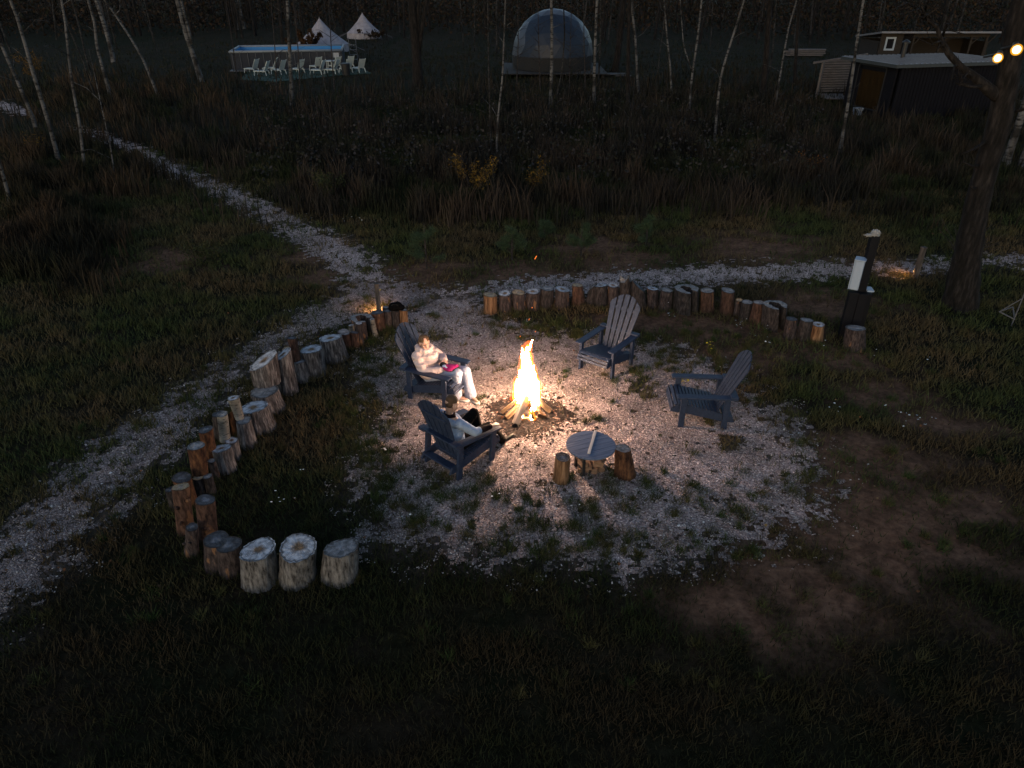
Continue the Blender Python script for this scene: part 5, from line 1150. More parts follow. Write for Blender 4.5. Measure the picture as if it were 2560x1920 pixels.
def hand(w, fwd, nrm, side, curl=.5, spread=.10, scale=1.0):
    """palm, four unequal bent fingers and a thumb leaving the palm's side; nrm = back of the hand"""
    w, f, n_ = Vector(w), Vector(fwd).normalized(), Vector(nrm); n_ = (n_ - f * n_.dot(f)).normalized(); s = f.cross(n_) * side; s.normalize(); out = []
    k_ = scale
    rot = Matrix((s, f, n_)).transposed()
    out.append(('ell', w + f * .045 * k_, (.040 * k_, .052 * k_, .018 * k_), rot)); out.append(('cap', w - f * .03 * k_, .027 * k_, w + f * .02 * k_, .026 * k_))
    for i_, l_ in enumerate((.070, .078, .073, .058)):
        x = (-.030 + .020 * i_) * k_; b = w + f * .088 * k_ + s * x; d = (f + s * (i_ - 1.5) * spread).normalized()
        k1 = b + d * l_ * .48 * k_ - n_ * l_ * curl * .22 * k_; k2 = k1 + (d * math.cos(curl * 1.3) - n_ * math.sin(curl * 1.3)) * l_ * .55 * k_
        out += [('cap', b - f * .02 * k_, .0098 * k_, k1, .0088 * k_), ('cap', k1, .0088 * k_, k2, .0072 * k_)]
    tb = w + f * .022 * k_ - s * .034 * k_; t1 = tb + (f * .6 - s * .8).normalized() * .038 * k_ - n_ * .008; t2 = t1 + (f * .9 - s * .35 - n_ * curl * .5).normalized() * .034 * k_
    out += [('cap', tb, .0125 * k_, t1, .011 * k_), ('cap', t1, .0105 * k_, t2, .0085 * k_)]
    return out
def head_prims(c, yaw, pitch, roll=0, fem=True):
    Mh = Matrix.Translation(Vector(c)) @ Euler((pitch, roll, yaw)).to_matrix().to_4x4(); rot = Mh.to_3x3()
    P = lambda *p: tuple(Mh @ Vector(p)); k = 1.0 if fem else 1.06
    pr = [('ell', P(0, -.015, .03), (.076 * k, .094 * k, .088 * k), rot), ('ell', P(0, .030, -.045), (.060 * k, .066 * k, .074 * k), rot), ('cap', P(0, .064, -.098), .026 * k, P(0, .06, -.09), .03 * k),
          ('cap', P(0, .090, .012), .009, P(0, .108, -.030), .0145), ('ell', P(.036, .064, -.030), (.026, .026, .024), rot), ('ell', P(-.036, .064, -.030), (.026, .026, .024), rot),
          ('ell', P(.030, .070, .030), (.030, .014, .012), rot), ('ell', P(-.030, .070, .030), (.030, .014, .012), rot), ('ell', P(.032, .060, .004), (.024, .018, .016), rot), ('ell', P(-.032, .060, .004), (.024, .018, .016), rot), ('ell', P(0, .084, -.064), (.025, .013, .008), rot), ('ell', P(0, .082, -.076), (.020, .013, .008), rot),
          ('ell', P(.080 * k, -.006, -.012), (.012, .024, .034), rot), ('ell', P(-.080 * k, -.006, -.012), (.012, .024, .034), rot)]
    return pr, Mh
M['skin_w'] = mat_flat('light_skin', (.52, .31, .24), .5, .4, var=.06)
M['skin_m'] = mat_flat('tanned_skin', (.46, .27, .19), .5, .4, var=.06)
M['lip'] = mat_flat('lips', (.36, .10, .09), .45); M['eye'] = mat_flat('dark_eyes', (.10, .06, .045), .3); M['brow'] = mat_flat('eyebrows', (.22, .125, .085), .8)
M['hair_w'] = bark_mat('brown_hair', (.05, .028, .016), (.12, .07, .04), (.20, .125, .075), .15, 60, .4)
M['hair_m'] = mat_noise('cropped_hair', [(.3, (.045, .026, .014)), (.7, (.095, .056, .03))], nscale=120, rough=.9, bstr=.5, bdist=.004)
def quilt(name, c, sc_=16):
    m, n, l, b = new_mat(name); b.inputs['Base Color'].default_value = (*c, 1); b.inputs['Roughness'].default_value = .9; b.inputs['Specular IOR Level'].default_value = .08
    co = coords(n, l, (1, 1, 1)); w = n.new('ShaderNodeTexWave'); w.bands_direction = 'Z'; w.inputs['Scale'].default_value = sc_ / 6; w.inputs['Distortion'].default_value = 5; w.inputs['Detail'].default_value = 3; l.new(co, w.inputs[0])
    t = n.new('ShaderNodeTexNoise'); t.inputs['Scale'].default_value = 20; t.inputs['Detail'].default_value = 4; l.new(co, t.inputs[0])
    ad = n.new('ShaderNodeMath'); ad.operation = 'ADD'; l.new(w.outputs['Fac'], ad.inputs[0]); l.new(t.outputs[0], ad.inputs[1]); bump(n, l, b, ad.outputs[0], .8, .03); return m
M['jacket'] = quilt('pale_pink_quilted_jacket', (.52, .42, .415)); M['trousers_w'] = quilt('pale_blue_trousers', (.27, .30, .40), 5); M['shirt'] = quilt('grey_blue_shirt', (.24, .31, .44), 6)
M['cuff'] = quilt('dark_maroon_sleeve', (.010, .005, .006), 6); M['trousers_m'] = quilt('black_trousers', (.004, .003, .003), 6); M['shoe_b'] = mat_flat('beige_suede', (.30, .19, .15), .8); M['sole_w'] = mat_flat('white_rubber_sole', (.50, .46, .43), .6)
M['shoe_d'] = mat_flat('dark_leather', (.008, .007, .007), .4, .2); M['magenta'] = mat_flat('magenta_cloth', (.30, .003, .10), .7); M['pale_blue'] = mat_flat('pale_blue_patch', (.40, .47, .62), .7); M['black_knit'] = mat_flat('black_knit', (.006, .006, .007), .95)
def mirror_none(x): return x
def loc_of(ch, u, v, z=0.0):
    (o, th), _ = CH[ch]; p = at(u, v, z); q = Matrix.Rotation(-th, 2) @ (Vector((p.x, p.y)) - o); return Vector((q.x, q.y, z))
def shoe(parent, heel, toe, up_mat, sole_mat, wdt=.045, z=0.0):
    heel, toe = Vector(heel), Vector(toe); d = toe - heel; L = Vector((d.x, d.y, 0)).length; f = d.normalized()
    u = Vector((0, 0, 1)); u = (u - f * u.dot(f)).normalized()
    up = fused('shoe', [('cap', heel + u * .055, wdt * .92, heel + f * .07 + u * .06, wdt * .98), ('cap', heel + f * .07 + u * .05, wdt * .95, toe - f * .04 + u * .032, wdt * .8), ('cap', heel + u * .06, wdt * .9, heel + u * .11 + f * .015, wdt * .85)], .008, up_mat, parent)
    sl = fused('sole', [('cap', heel + u * .018, wdt * .62, heel + f * .1 + u * .018, wdt * .58), ('cap', heel + f * .1 + u * .018, wdt * .62, toe - f * .03 + u * .02, wdt * .66), ('ell', heel + f * .02 + u * .018, (wdt * 1.22, wdt * 1.4, .034), Matrix((f.cross(u), f, u)).transposed()), ('ell', toe - f * .06 + u * .018, (wdt * 1.28, .088, .032), Matrix((f.cross(u), f, u)).transposed()), ('ell', (heel + toe) / 2 + u * .018, (wdt * 1.12, L * .5, .030), Matrix((f.cross(u), f, u)).transposed())], .008, sole_mat, up)
    return up
def person(ch, label, J, fem):
    (o, th), _ = CH[ch]; root = empty('person', (o.x, o.y, .012), th, label, 'person'); root.rotation_euler = (R(-6) if ch == 2 else 0, 0, th)
    hp, Mh = head_prims(J['head'], J['yaw'], J['pitch'], J.get('roll', 0), fem)
    rA = .042 if fem else .050
    pr = hp + [('cap', J['neck'], .052, Mh @ Vector((0, -.02, -.05)), .05), ('cap', J['neck'], .05, J['chest'], .09), ('cap', J['chest'], .10, J['pelvis'], .10)]
    for s in ('l', 'r'):
        pr += [('cap', J['neck'], .045, J['sh_' + s], .045), ('cap', J['sh_' + s], .05, J['el_' + s], rA), ('cap', J['el_' + s], rA * .95, J['wr_' + s], .028)]
        pr += [('cap', J['pelvis'], .1, J['hip_' + s], .085), ('cap', J['hip_' + s], .08, J['kn_' + s], .055), ('cap', J['kn_' + s], .055, J['an_' + s], .036)]
        pr += hand(*J['hand_' + s])
    Mi = Mh.inverted()
    def assign(c):
        q = Mi @ c
        if q.y > .04 and abs(q.x) < .08 and -.14 < q.z < .1:
            if abs(abs(q.x) - .032) < .012 and abs(q.z - .004) < .0050: return 1
            if abs(abs(q.x) - .033) < .018 and abs(q.z - .031) < .0035: return 2
            if abs(q.x) < .024 and abs(q.z + .070) < .011 and q.y > .07: return 3
        return 0
    sk = M['skin_w'] if fem else M['skin_m']
    fused('body', pr, .0065, sk, root, 2, [sk, M['eye'], M['brow'], M['lip']], assign)
    return root, Mh
V3 = Vector
# the woman
tl0 = loc_of(0, 1196, 1013); tr0 = loc_of(0, 1171, 1006)
dirf = V3((.25, 1, 0)).normalized()
fl, fr_ = tl0, tr0
hl = fl - V3((.10, .22, 0)); hr = fr_ - V3((-.02, .235, 0))
W = dict(pelvis=V3((0, -.12, .36)), chest=V3((0, -.22, .62)), neck=V3((0, -.25, .80)), head=V3((.02, -.19, .955)), yaw=R(-38), pitch=R(-8), roll=R(4),
         sh_r=V3((.17, -.26, .75)), el_r=V3((.265, -.08, .53)), wr_r=V3((.13, .21, .59)), sh_l=V3((-.17, -.24, .75)), el_l=V3((-.25, -.03, .58)), wr_l=V3((-.05, .14, .67)),
         hip_r=V3((.09, -.10, .38)), kn_r=V3((.07, .44, .54)), hip_l=V3((-.09, -.10, .38)), kn_l=V3((-.09, .52, .52)), an_l=hl + V3((0, 0, .09)), an_r=hr + V3((0, 0, .09)),
         hand_r=((.13, .21, .59), (-.75, .6, -.05), (.3, .2, 1), 1, .45), hand_l=((-.05, .14, .67), (.55, .6, -.25), (.1, .4, 1), -1, .5))
wo, WMh = person(0, 'woman in a pale pink jacket, brown hair tied back, holding a magenta bundle', W, True)
J = W
jp = [('ell', (0, -.13, .62), (.20, .17, .22)), ('ell', (0, -.18, .62), (.215, .175, .26)), ('ell', (0, -.10, .43), (.235, .22, .15)), ('ell', (0, -.22, .76), (.19, .12, .10)), ('ell', (.03, .02, .46), (.19, .16, .10))]
for s in ('l', 'r'):
    jp += [('cap', J['sh_' + s], .095, J['el_' + s], .088), ('cap', J['el_' + s], .088, J['wr_' + s].lerp(J['el_' + s], .12), .058)]
for k in range(10):
    a_ = 2 * PI * k / 10; jp.append(('ell', (0.105 * math.cos(a_) + .01, -.225 + .10 * math.sin(a_) + .01, .835 - .02 * math.sin(a_)), (.060, .060, .062)))
fused('jacket', jp, .010, M['jacket'], wo, 9)
tp = [('ell', (0, -.08, .37), (.19, .20, .13))]
for s, hm in (('l', hl), ('r', hr)):
    an = hm + V3((.0, .02, .10)); tp += [('cap', J['hip_' + s], .115, J['kn_' + s], .090), ('cap', J['kn_' + s], .088, J['kn_' + s].lerp(an, .6), .080), ('cap', J['kn_' + s].lerp(an, .6), .088, an, .102)]
fused('trousers', tp, .009, M['trousers_w'], wo, 3)
shoe(wo, hl + V3((0, 0, .0)), fl, M['shoe_b'], M['sole_w']); shoe(wo, hr, fr_, M['shoe_b'], M['sole_w'])
P = lambda *p: WMh @ Vector(p)
rt = WMh.to_3x3()
hp = [('ell', P(0, -.034, .040), (.084, .096, .089), rt), ('ell', P(.036, -.008, .066), (.047, .072, .046), rt), ('ell', P(-.036, -.008, .066), (.047, .072, .046), rt), ('cap', P(.05, -.055, -.02), .045, P(-.05, -.055, -.02), .045), ('ell', P(0, -.09, -.01), (.06, .05, .07), rt)]
hp += [('cap', P(.02, -.105, .0), .040, P(.070, -.100, -.08), .036), ('cap', P(.070, -.100, -.08), .036, P(.105, -.05, -.16), .022), ('cap', P(.04, -.11, -.06), .034, P(.08, -.08, -.17), .026)]
fused('hair', hp, .007, M['hair_w'], wo, 2)
# what she holds in her lap
bd = empty('bundle', wo.matrix_basis @ V3((.03, .27, .61)), CH[0][0][1], 'magenta cloth bundle with black ends in the lap of the woman', 'bundle')
fused('cloth', [('ell', (.03, .04, 0), (.11, .12, .05)), ('ell', (-.02, .10, .0), (.09, .07, .045)), ('ell', (.06, -.02, .01), (.06, .07, .045))], .008, M['magenta'], bd, 2)
fused('patch', [('ell', (.075, -.035, .035), (.035, .045, .022)), ('ell', (.095, .01, .025), (.02, .03, .02))], .006, M['pale_blue'], bd, 1)
fused('black_end', [('ell', (.02, -.10, .02), (.06, .06, .045)), ('ell', (.06, -.08, .0), (.05, .04, .04))], .007, M['black_knit'], bd, 2)
fused('black_end', [('cap', (.07, .14, .0), .022, (-.03, .165, .0), .022), ('cap', (.07, .14, .0), .022, (.11, .09, -.01), .018)], .006, M['black_knit'], bd, 2)
# the man
tm = loc_of(2, 1287, 1090); hm = loc_of(2, 1254, 1107)
MA = dict(pelvis=V3((0, -.12, .36)), chest=V3((.02, -.25, .66)), neck=V3((.04, -.30, .90)), head=V3((.07, -.28, 1.075)), yaw=R(-12), pitch=R(-16), roll=R(3),
          sh_r=V3((.21, -.25, .81)), el_r=V3((.335, -.06, .655)), wr_r=V3((.345, .27, .635)), sh_l=V3((-.17, -.25, .81)), el_l=V3((-.27, -.02, .56)), wr_l=V3((-.07, .13, .52)),
          hip_r=V3((.10, -.08, .38)), kn_r=V3((.17, .42, .50)), hip_l=V3((-.09, -.08, .38)), kn_l=V3((-.10, .36, .64)), an_l=V3((-.06, .50, .12)), an_r=V3((hm.x, hm.y, .12)),
          hand_r=((.345, .28, .632), (-.05, 1, .02), (0, 0, 1), 1, .35), hand_l=((-.07, .13, .52), (.75, .6, 0), (0, .2, 1), -1, .4))
ma, MMh = person(2, 'man with cropped hair, grey blue top and black trousers, one leg stretched out', MA, False)
J = MA
jp = [('ell', (.02, -.20, .64), (.20, .15, .25)), ('ell', (.0, -.12, .42), (.185, .16, .13)), ('ell', (.025, -.265, .80), (.21, .105, .10)), ('cap', (.03, -.29, .85), .085, (.035, -.295, .895), .07)]
for s in ('l', 'r'): jp += [('cap', J['sh_' + s], .078, J['el_' + s], .066), ('cap', J['el_' + s], .066, J['el_' + s].lerp(J['wr_' + s], .22), .058)]
fused('shirt', jp, .009, M['shirt'], ma, 3)
fused('sleeve', [('cap', J['el_r'].lerp(J['wr_r'], .15), .054, J['wr_r'].lerp(J['el_r'], .10), .044)], .008, M['cuff'], ma, 2)
fused('sleeve', [('cap', J['el_l'].lerp(J['wr_l'], .15), .054, J['wr_l'].lerp(J['el_l'], .10), .044)], .008, M['cuff'], ma, 2)
fused('collar', [('cap', (-.045, -.28, .90), .030, (.04, -.37, .905), .030), ('cap', (.04, -.37, .905), .030, (.12, -.28, .90), .030), ('cap', (-.045, -.28, .90), .030, (.04, -.215, .90), .030), ('cap', (.04, -.215, .90), .030, (.12, -.28, .90), .030)], .007, M['cuff'], ma, 1)
tp = [('ell', (0, -.08, .37), (.18, .19, .12))]
for s in ('l', 'r'): tp += [('cap', J['hip_' + s], .105, J['kn_' + s], .080), ('cap', J['kn_' + s], .080, J['an_' + s], .068)]
fused('trousers', tp, .009, M['trousers_m'], ma, 3)
d = (tm - hm).normalized(); shoe(ma, V3((hm.x, hm.y, .03)), V3((hm.x, hm.y, .10)) + d * .27, M['shoe_d'], M['shoe_d']); shoe(ma, V3((-.07, .48, .01)), V3((-.02, .74, .01)), M['shoe_d'], M['shoe_d'])
P = lambda *p: MMh @ Vector(p); rt = MMh.to_3x3()
fused('hair', [('ell', P(0, -.022, .062), (.0815, .094, .074), rt), ('ell', P(0, -.044, .020), (.078, .068, .078), rt)], .006, M['hair_m'], ma, 2)

# black bag lying on the end of the left row
zb_ = max(STUMP_TOP[1], STUMP_TOP[2], STUMP_TOP[3]) + .005; p = at(991, 776, zb_); bag = empty('bag', p, 0, 'black soft bag lying on the stumps at the end of the left row', 'bag')
fused('bag_body', [('ell', (-.05, 0, .085), (.105, .11, .085)), ('ell', (.03, 0, .095), (.10, .11, .09)), ('ell', (.10, .01, .06), (.075, .09, .055)), ('ell', (-.10, 0, .05), (.06, .09, .05))], .008, mat_flat('black_fabric', (.003, .003, .0035), .95, .02), bag, 3)
mb = MB(); mb.tube([(-.09, -.06, .13), (-.04, -.09, .17), (.03, -.09, .165), (.08, -.06, .12)], .010, n=6); mb.build('handle', M['black_knit'], bag, smooth=True)

# ------------------------------------------------------------------ campfire
FX, FY = FIRE.x, FIRE.y
# burnt ground (stuff): dark ash sheet with ragged rim and charcoal lumps
V = [(FX, FY - .03, .022)]; F = []; n_ = 72
for j, f in enumerate((.45, .8, 1.0)):
    for k in range(n_):
        a_ = 2 * PI * k / n_; r = f * (.58 + .08 * math.sin(3 * a_ + 1) + .05 * math.sin(7 * a_ + 2) + (.05 * random.random() if f == 1 else 0)); V.append((FX + r * 1.1 * math.cos(a_), FY - .05 + r * .95 * math.sin(a_), .022 + .012 * random.random() - (.012 if f == 1 else 0)))
for k in range(n_): F.append((0, 1 + k, 1 + (k + 1) % n_))
for j in range(2):
    for k in range(n_): k2 = (k + 1) % n_; F.append((1 + j * n_ + k, 1 + (j + 1) * n_ + k, 1 + (j + 1) * n_ + k2, 1 + j * n_ + k2))
mb = MB(); mb.add(V, F); ash = stuff(mb.build('ash_bed', mat_noise('burnt_ash_soil', [(.3, (.004, .003, .003)), (.5, (.012, .008, .007)), (.75, (.04, .025, .02))], nscale=22, detail=8, rough=1, bstr=.8, bdist=.02))); ash['label'] = 'burnt dark ash round the campfire'
a_ = RNG.uniform(0, 2 * PI, 2600); r_ = np.abs(RNG.normal(.42, .17, 2600)); pts = np.stack([FX + r_ * np.cos(a_) * 1.1, FY - .05 + r_ * np.sin(a_)], 1)
chips('charcoal', pts, .020, [(.008, .006, .006), (.015, .010, .008), (.03, .018, .014), (.06, .035, .025), (.16, .10, .075)], 'charcoal bits and burnt chips round the campfire')
a_ = RNG.uniform(0, 2 * PI, 240); r_ = np.abs(RNG.normal(.55, .22, 240)); pts = np.stack([FX + r_ * np.cos(a_), FY - .05 + r_ * np.sin(a_)], 1)
chips('charcoal_lumps', pts, .034, [(.008, .006, .006), (.012, .009, .008)], 'larger charcoal lumps round the campfire')

def split_log(p0, p1, w, h, mat, label, roll=0.0, wedge=True):
    p0, p1 = Vector(p0), Vector(p1); d = (p1 - p0); L = d.length; y = d.normalized(); x = y.cross(Vector((0, 0, 1))).normalized(); z = x.cross(y)
    o = [(-w / 2, -h / 2), (w / 2, -h * .42), (w * .42, h / 2), (-w * .3, h * .46)] if wedge else [(-w / 2, -h / 2), (w / 2, -h / 2), (w / 2, h / 2), (-w / 2, h / 2)]
    rnd = random.Random(label); c_, s_ = math.cos(roll), math.sin(roll); V = []; F = []; m_ = 6
    for j in range(m_ + 1):
        for (a_, b_) in o:
            q = (a_ * c_ - b_ * s_, a_ * s_ + b_ * c_); V.append((q[0] * (1 + rnd.uniform(-.06, .06)), L * j / m_, q[1] * (1 + rnd.uniform(-.06, .06))))
    for j in range(m_):
        for k in range(4): k2 = (k + 1) % 4; F.append((j * 4 + k, j * 4 + k2, (j + 1) * 4 + k2, (j + 1) * 4 + k))
    F += [(3, 2, 1, 0), tuple(m_ * 4 + k for k in range(4))]
    mb = MB(); mb.add([(v[0], v[2], v[1]) for v in V], F); ob = mb.build('firewood_log', mat, bevel=.004)
    ob.matrix_world = Matrix.Translation(p0) @ Matrix((x, z, y)).transposed().to_4x4()
    tag(ob, label, 'firewood', 'firewood logs in the campfire'); return ob
ctr = lambda dx, dy, z: Vector((FX + dx, FY + dy, z))
FW, CHR = M['fire_wood'], M['charred']
split_log(at(1255, 1030, .06), ctr(-.10, .0, .34), .085, .06, FW, 'pale split log at the left of the fire, upper of two', .3)
split_log(at(1265, 1043, .05), ctr(-.04, -.04, .30), .09, .06, FW, 'pale split log at the left of the fire, lower of two', -.2)
split_log(at(1288, 1059, .06), ctr(-.02, -.09, .42), .13, .10, mat_noise('grey_split_wood', [(.3, (.26, .19, .14)), (.7, (.44, .35, .28))], scale=(1, 1, .15), nscale=14, rough=.8, bstr=.3), 'biggest split log at the front of the fire, pointing at the viewer', .5)
split_log(at(1376, 1028, .06), ctr(.06, .02, .38), .09, .06, FW, 'pale split log at the right of the fire', .1)
split_log(at(1360, 1043, .03), ctr(.06, -.04, .30), .045, .04, FW, 'thin split stick at the right front of the fire', .2)
split_log(at(1352, 1036, .05), ctr(.03, -.03, .36), .075, .06, CHR, 'charred log burning at the right front of the fire', .3)
split_log(at(1334, 1048, .05), ctr(.0, -.05, .34), .07, .06, CHR, 'charred log glowing in the front middle of the fire', .9)
split_log(at(1305, 1048, .035), at(1354, 1043, .035), .06, .05, FW, 'flat lying log end under the front of the fire', .0)
split_log(at(1366, 1043, .05), at(1345, 1036, .09), .07, .06, CHR, 'short burnt stub at the right front of the fire', .0)
split_log(at(1290, 1010, .05), ctr(-.05, .05, .40), .08, .06, CHR, 'charred log behind the flames on the left', .3)
split_log(at(1350, 1008, .05), ctr(.05, .06, .40), .08, .06, CHR, 'charred log behind the flames on the right', .6)

def flame_mat(name, c, s, add):
    m = bpy.data.materials.new(name); m.use_nodes = True; n = m.node_tree.nodes; l = m.node_tree.links; n.remove(n['Principled BSDF'])
    e = n.new('ShaderNodeEmission'); e.inputs[0].default_value = (*c, 1); e.inputs[1].default_value = s
    if add:
        t = n.new('ShaderNodeBsdfTransparent'); ad = n.new('ShaderNodeAddShader'); l.new(e.outputs[0], ad.inputs[0]); l.new(t.outputs[0], ad.inputs[1]); l.new(ad.outputs[0], n['Material Output'].inputs[0])
    else: l.new(e.outputs[0], n['Material Output'].inputs[0])
    return m
FLAME_S = 58
M['fl_core'] = flame_mat('flame_core', (1, .63, .40), FLAME_S, True); M['fl_mid'] = flame_mat('flame_yellow', (1, .44, .035), 1.0, True); M['fl_out'] = flame_mat('flame_orange', (1, .17, .008), .34, True)
def tongue(mb, base, prof, seed, grow=0.0, lean=(0, 0), rag=.10, lift=0.0):
    """prof: (height, radius) rows; ragged licking surface"""
    g = random.Random(seed); ph = [g.uniform(0, 6.28) for _ in range(9)]; n_ = 26; hs = np.linspace(prof[0][0], prof[-1][0] + lift, 34); V = []; F = []
    H0 = prof[-1][0] + lift
    for i_, z in enumerate(hs):
        r = np.interp(z, [p[0] for p in prof[:-1]] + [H0], [p[1] for p in prof]); f = (z - hs[0]) / (hs[-1] - hs[0]); r = max(.004, r + max(grow, -.45 * r) * (1 if f < .93 else (1 - f) / .07))
        cx = base[0] + lean[0] * f + .018 * math.sin(z * 9 + ph[0]) * f; cy = base[1] + lean[1] * f + .018 * math.sin(z * 8 + ph[1]) * f
        for k in range(n_):
            a_ = 2 * PI * k / n_; q = r * (1 + rag * math.sin(3 * a_ + z * 6 + ph[2]) + rag * .7 * math.sin(5 * a_ - z * 11 + ph[3]) + rag * .5 * math.sin(9 * a_ + z * 23 + ph[4]))
            V.append((cx + q * math.cos(a_), cy + q * math.sin(a_), z + (.06 * r / .15 * math.sin(7 * a_ + ph[5]) * (.3 + f))))
    for i_ in range(len(hs) - 1):
        for k in range(n_): k2 = (k + 1) % n_; F.append((i_ * n_ + k, i_ * n_ + k2, (i_ + 1) * n_ + k2, (i_ + 1) * n_ + k))
    F.append(tuple(range(n_ - 1, -1, -1))); F.append(tuple((len(hs) - 1) * n_ + k for k in range(n_))); mb.add(V, F)
fl = empty('flame', (FX, FY, 0), 0, 'tall white and yellow flame rising from the campfire logs', 'flame')
MAIN = [(.24, .07), (.32, .14), (.42, .165), (.52, .155), (.66, .125), (.85, .092), (1.02, .066), (1.16, .040), (1.24, .010)]
LEFT = [(.20, .05), (.35, .075), (.50, .065), (.60, .045), (.68, .006)]
TIPR = [(.45, .02), (.55, .04), (.68, .028), (.80, .004)]
TIPL = [(.75, .015), (.86, .032), (.96, .02), (1.06, .003)]
LICK = [(1.20, .004), (1.25, .018), (1.30, .012), (1.37, .002)]
LOWL = [(.14, .03), (.22, .06), (.32, .05), (.44, .006)]
RIGHT = [(.14, .03), (.22, .05), (.32, .035), (.46, .006)]
SMALL = [(.02, .02), (.07, .045), (.14, .03), (.22, .005)]
for nm, mt, gr, lf, rag in (('core', 'fl_core', -.030, 0, .14), ('inner_glow', 'fl_mid', .004, .04, .22), ('outer_glow', 'fl_out', .028, .12, .32)):
    mb = MB()
    tongue(mb, (.0, 0), MAIN, 1, gr, (.0, 0), rag, lf); tongue(mb, (-.135, -.01), LEFT, 2, gr * .8, (-.02, 0), rag * 1.4, lf * .5); tongue(mb, (.10, 0), TIPR, 12, gr * .6, (.03, 0), rag * 1.3, lf * .4); tongue(mb, (-.06, 0), TIPL, 13, gr * .6, (-.02, 0), rag * 1.3, lf * .4); tongue(mb, (.03, 0), LICK, 14, gr * .4, (.03, 0), rag * 1.3, 0); tongue(mb, (-.13, -.10), LOWL, 5, gr * .8, (.05, .06), rag, 0)
    tongue(mb, (.15, -.02), RIGHT, 3, gr * .6, (.05, 0), rag * 1.2, lf * .3); tongue(mb, (.07, -.22), SMALL, 4, gr * .5, (-.01, .03), rag * 1.5, 0); tongue(mb, (.11, -.10), RIGHT, 7, gr * .6, (-.02, .02), rag, 0)
    tongue(mb, (-.10, -.20), [(.03, .02), (.07, .03), (.13, .004)], 8, gr * .4, (.01, .02), rag, 0)
    g_ = random.Random(31)
    for q in range(16):
        a_ = g_.uniform(0, 6.28); z0 = g_.uniform(.35, 1.0); r0 = np.interp(z0, [p[0] for p in MAIN], [p[1] for p in MAIN]); hh = g_.uniform(.14, .30)
        tongue(mb, (r0 * .85 * math.cos(a_), r0 * .85 * math.sin(a_)), [(z0, .012), (z0 + hh * .3, .034), (z0 + hh * .6, .022), (z0 + hh, .003)], 40 + q, max(gr, 0) * .5, (math.cos(a_) * .02, math.sin(a_) * .02), rag, lf * .4)
    mb.build(nm, M[mt], fl, smooth=True)

# ------------------------------------------------------------------ round table with offcuts stacked below
tb0 = at(1477, 1113, .47); tbl = empty('round_table', (tb0.x, tb0.y, .012), R(22), 'round dark slate plank table with a pale stick on it', 'table'); RT = .355
mb = MB(); n_ = 56; step = RT * 2 / 7
for k in range(7):
    y0, y1 = -RT + k * step + .0025, -RT + (k + 1) * step - .0025; O = []
    for q in np.linspace(y0, y1, 9): O.append((math.sqrt(max(0, RT ** 2 - q ** 2)), q))
    for q in np.linspace(y1, y0, 9): O.append((-math.sqrt(max(0, RT ** 2 - q ** 2)), q))
    O = [p for i_, p in enumerate(O) if i_ == 0 or (abs(p[0] - O[i_ - 1][0]) + abs(p[1] - O[i_ - 1][1])) > 1e-5]
    mb.prism(O, .445, .470, 'z')
mb.build('table_top', mat_noise('blue_grey_stained_planks', [(.35, (.045, .068, .120)), (.5, (.070, .098, .160)), (.7, (.095, .128, .20))], scale=(.6, 9, 1), nscale=5, rough=.55, bstr=.25, bdist=.004), tbl, bevel=.002)
mb = MB(); mb.box((0, -.16, .43), (.56, .07, .026)); mb.box((0, .16, .43), (.56, .07, .026)); mb.build('batten', M['slate'], tbl)
for sx in (-1, 1):
    for sy in (-1, 1):
        mb = MB(); mb.box((sx * .13, .06 + sy * .12, .2), (.04, .04, .43)); mb.build('leg', M['black_metal'], tbl, bevel=.003)
a_ = at(1489, 1078, .485); b_ = at(1472, 1134, .485); mb = MB(); d = b_ - a_; mb.box((0, 0, 0), (.040, d.length, .030)); st = mb.build('timber_stick', mat_noise('planed_pale_timber', [(.3, (.36, .33, .31)), (.7, (.50, .47, .45))], scale=(8, .6, 8), nscale=4, rough=.7, bstr=.15), loc=((a_ + b_) / 2), bevel=.003)
st.rotation_euler = (0, 0, math.atan2(d.y, d.x) - PI / 2); tag(st, 'pale squared stick lying across the round table', 'stick')
OFF = mat_noise('end_grain_offcut', [(.3, (.10, .060, .038)), (.7, (.20, .125, .085))], nscale=18, rough=.85, bstr=.3)
for k, (u, v, z, w, h, a_, lb) in enumerate([(1462, 1164, .19, .10, .07, .5, 'small offcut block at the left of the pile under the table'), (1496, 1162, .19, .15, .09, -.4, 'largest offcut block, top right of the pile under the table'), (1472, 1172, .12, .09, .06, .2, 'middle offcut block of the pile under the table'),
        (1486, 1180, .06, .085, .09, .0, 'nearest squarish offcut block of the pile under the table'), (1458, 1178, .05, .16, .06, -.1, 'long offcut block at the lower left of the pile under the table'), (1504, 1176, .05, .10, .08, .3, 'lower right offcut block of the pile under the table'), (1478, 1170, .05, .14, .06, .6, 'offcut block at the bottom middle of the pile under the table')]):
    p = at(u, v, z); mb = MB(); mb.box((0, .14, 0), (w, .28, h)); o = mb.build('wood_offcut', OFF, loc=p, bevel=.004); o.rotation_euler = (random.uniform(-.06, .06), random.uniform(-.15, .15), a_ * .5); tag(o, lb, 'wood block', 'offcuts stacked under the round table')

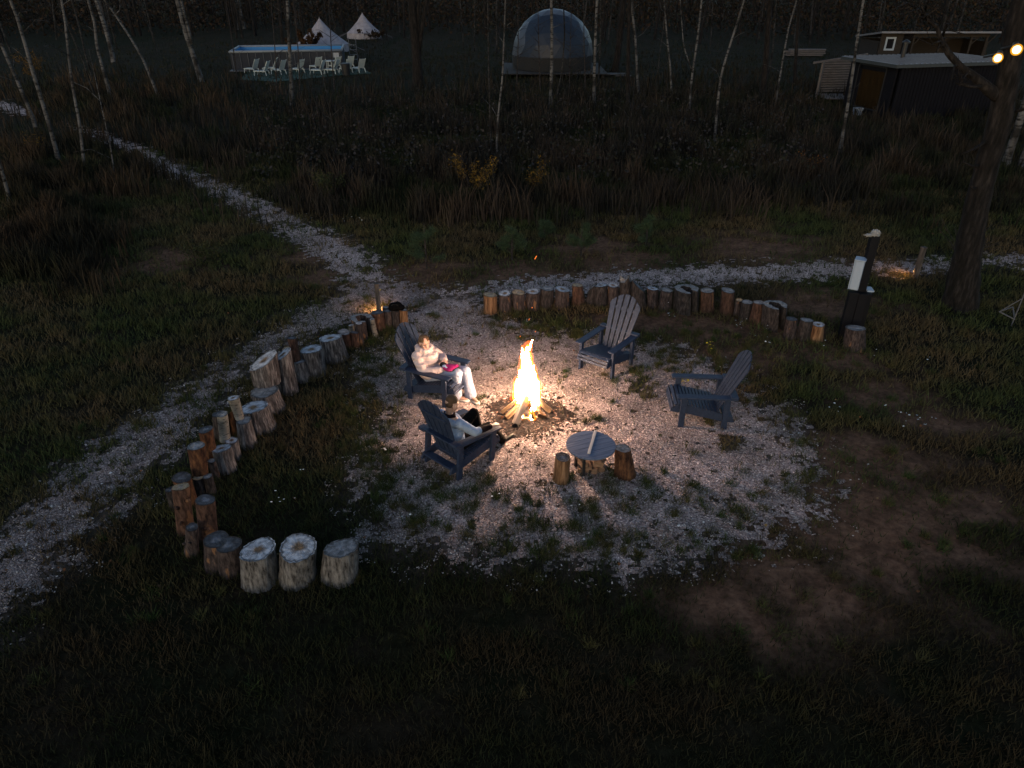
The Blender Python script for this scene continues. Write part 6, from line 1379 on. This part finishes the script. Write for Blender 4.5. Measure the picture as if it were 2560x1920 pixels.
# ------------------------------------------------------------------ flowers and fallen leaves (stuff)
def dots(name, pts, hgt, size, pal, label, flat=.35):
    n_ = len(pts); a_ = RNG.uniform(0, 2 * PI, n_); s = size * RNG.uniform(.6, 1.3, n_); V = []
    k6 = np.arange(6) * PI / 3; x = pts[:, 0:1] + np.cos(k6 + a_[:, None]) * s[:, None]; y = pts[:, 1:2] + np.sin(k6 + a_[:, None]) * s[:, None] * .8
    tl = RNG.uniform(-flat, flat, n_)[:, None]; z = hgt[:, None] + np.cos(k6)[None] * s[:, None] * tl + .01
    pal = np.array(pal); c_ = pal[RNG.integers(0, len(pal), n_)] * RNG.uniform(.8, 1.15, (n_, 1))
    o = stuff(np_mesh(name, np.stack([x, y, z], 2).reshape(-1, 3), np.arange(n_ * 6), np.full(n_, 6), M['leaf'], cols=np.repeat(c_, 6, 0))); o['label'] = label
def px_pts(lst, n_, sp):
    out = []
    for (u, v) in lst:
        p = at(u, v)
        for _ in range(n_): out.append((p.x + random.gauss(0, sp), p.y + random.gauss(0, sp)))
    return np.array(out)
WF = [(1658, 777), (1665, 778), (1671, 803), (1683, 810), (1845, 822), (1850, 828), (1842, 832), (1857, 814), (1880, 856), (1918, 838), (1920, 870), (1915, 875), (2210, 1040), (2240, 1055), (2265, 1045), (2290, 1060), (2310, 1070), (2320, 1062), (2300, 1085), (2250, 1080),
      (2070, 1030), (2095, 1045), (880, 548), (860, 560), (800, 535), (770, 540), (830, 552), (905, 560), (965, 1150), (760, 1190), (705, 1262), (720, 1265), (690, 1268), (2185, 900), (2320, 920), (2060, 875), (1240, 1270), (1360, 1240), (1010, 1310), (1440, 1290)]
q = px_pts(WF, 2, .045); dots('white_flowers', q, RNG.uniform(.08, .22, len(q)), .015, [(.62, .64, .64), (.5, .52, .52)], 'small white flower heads in the grass')
q = px_pts([(1712, 962), (1718, 966), (1768, 872), (1776, 880), (1706, 972), (950, 745)], 6, .03); dots('yellow_flowers', q, RNG.uniform(.08, .2, len(q)), .018, [(.42, .33, .02)], 'yellow flowers beside the right armchair', .8)
q = np.concatenate([rnd_in(200, -7, 8, 6, 14), px_pts([(757, 977), (1378, 1188), (1490, 1043), (1330, 1135), (1500, 1050)], 3, .02)]); dots('fallen_leaves', q, RNG.uniform(.01, .05, len(q)), .018, [(.14, .06, .025), (.11, .045, .018), (.16, .11, .05), (.08, .05, .025)], 'scattered fallen orange and brown leaves', .8)

mb = MB()
for (u, v, l) in [(1337, 648, .05), (1322, 800, .02), (1300, 842, .015), (1338, 830, .015), (1330, 770, .012)]:
    p = atY(u, v, FY + .1); mb.tube([p, p + Vector((l * .5, 0, l))], .006, n=5)
sp_ = stuff(mb.build('sparks', mat_emit('spark_glow', (1, .22, .04), 1.2))); sp_['label'] = 'orange sparks flying above the fire'
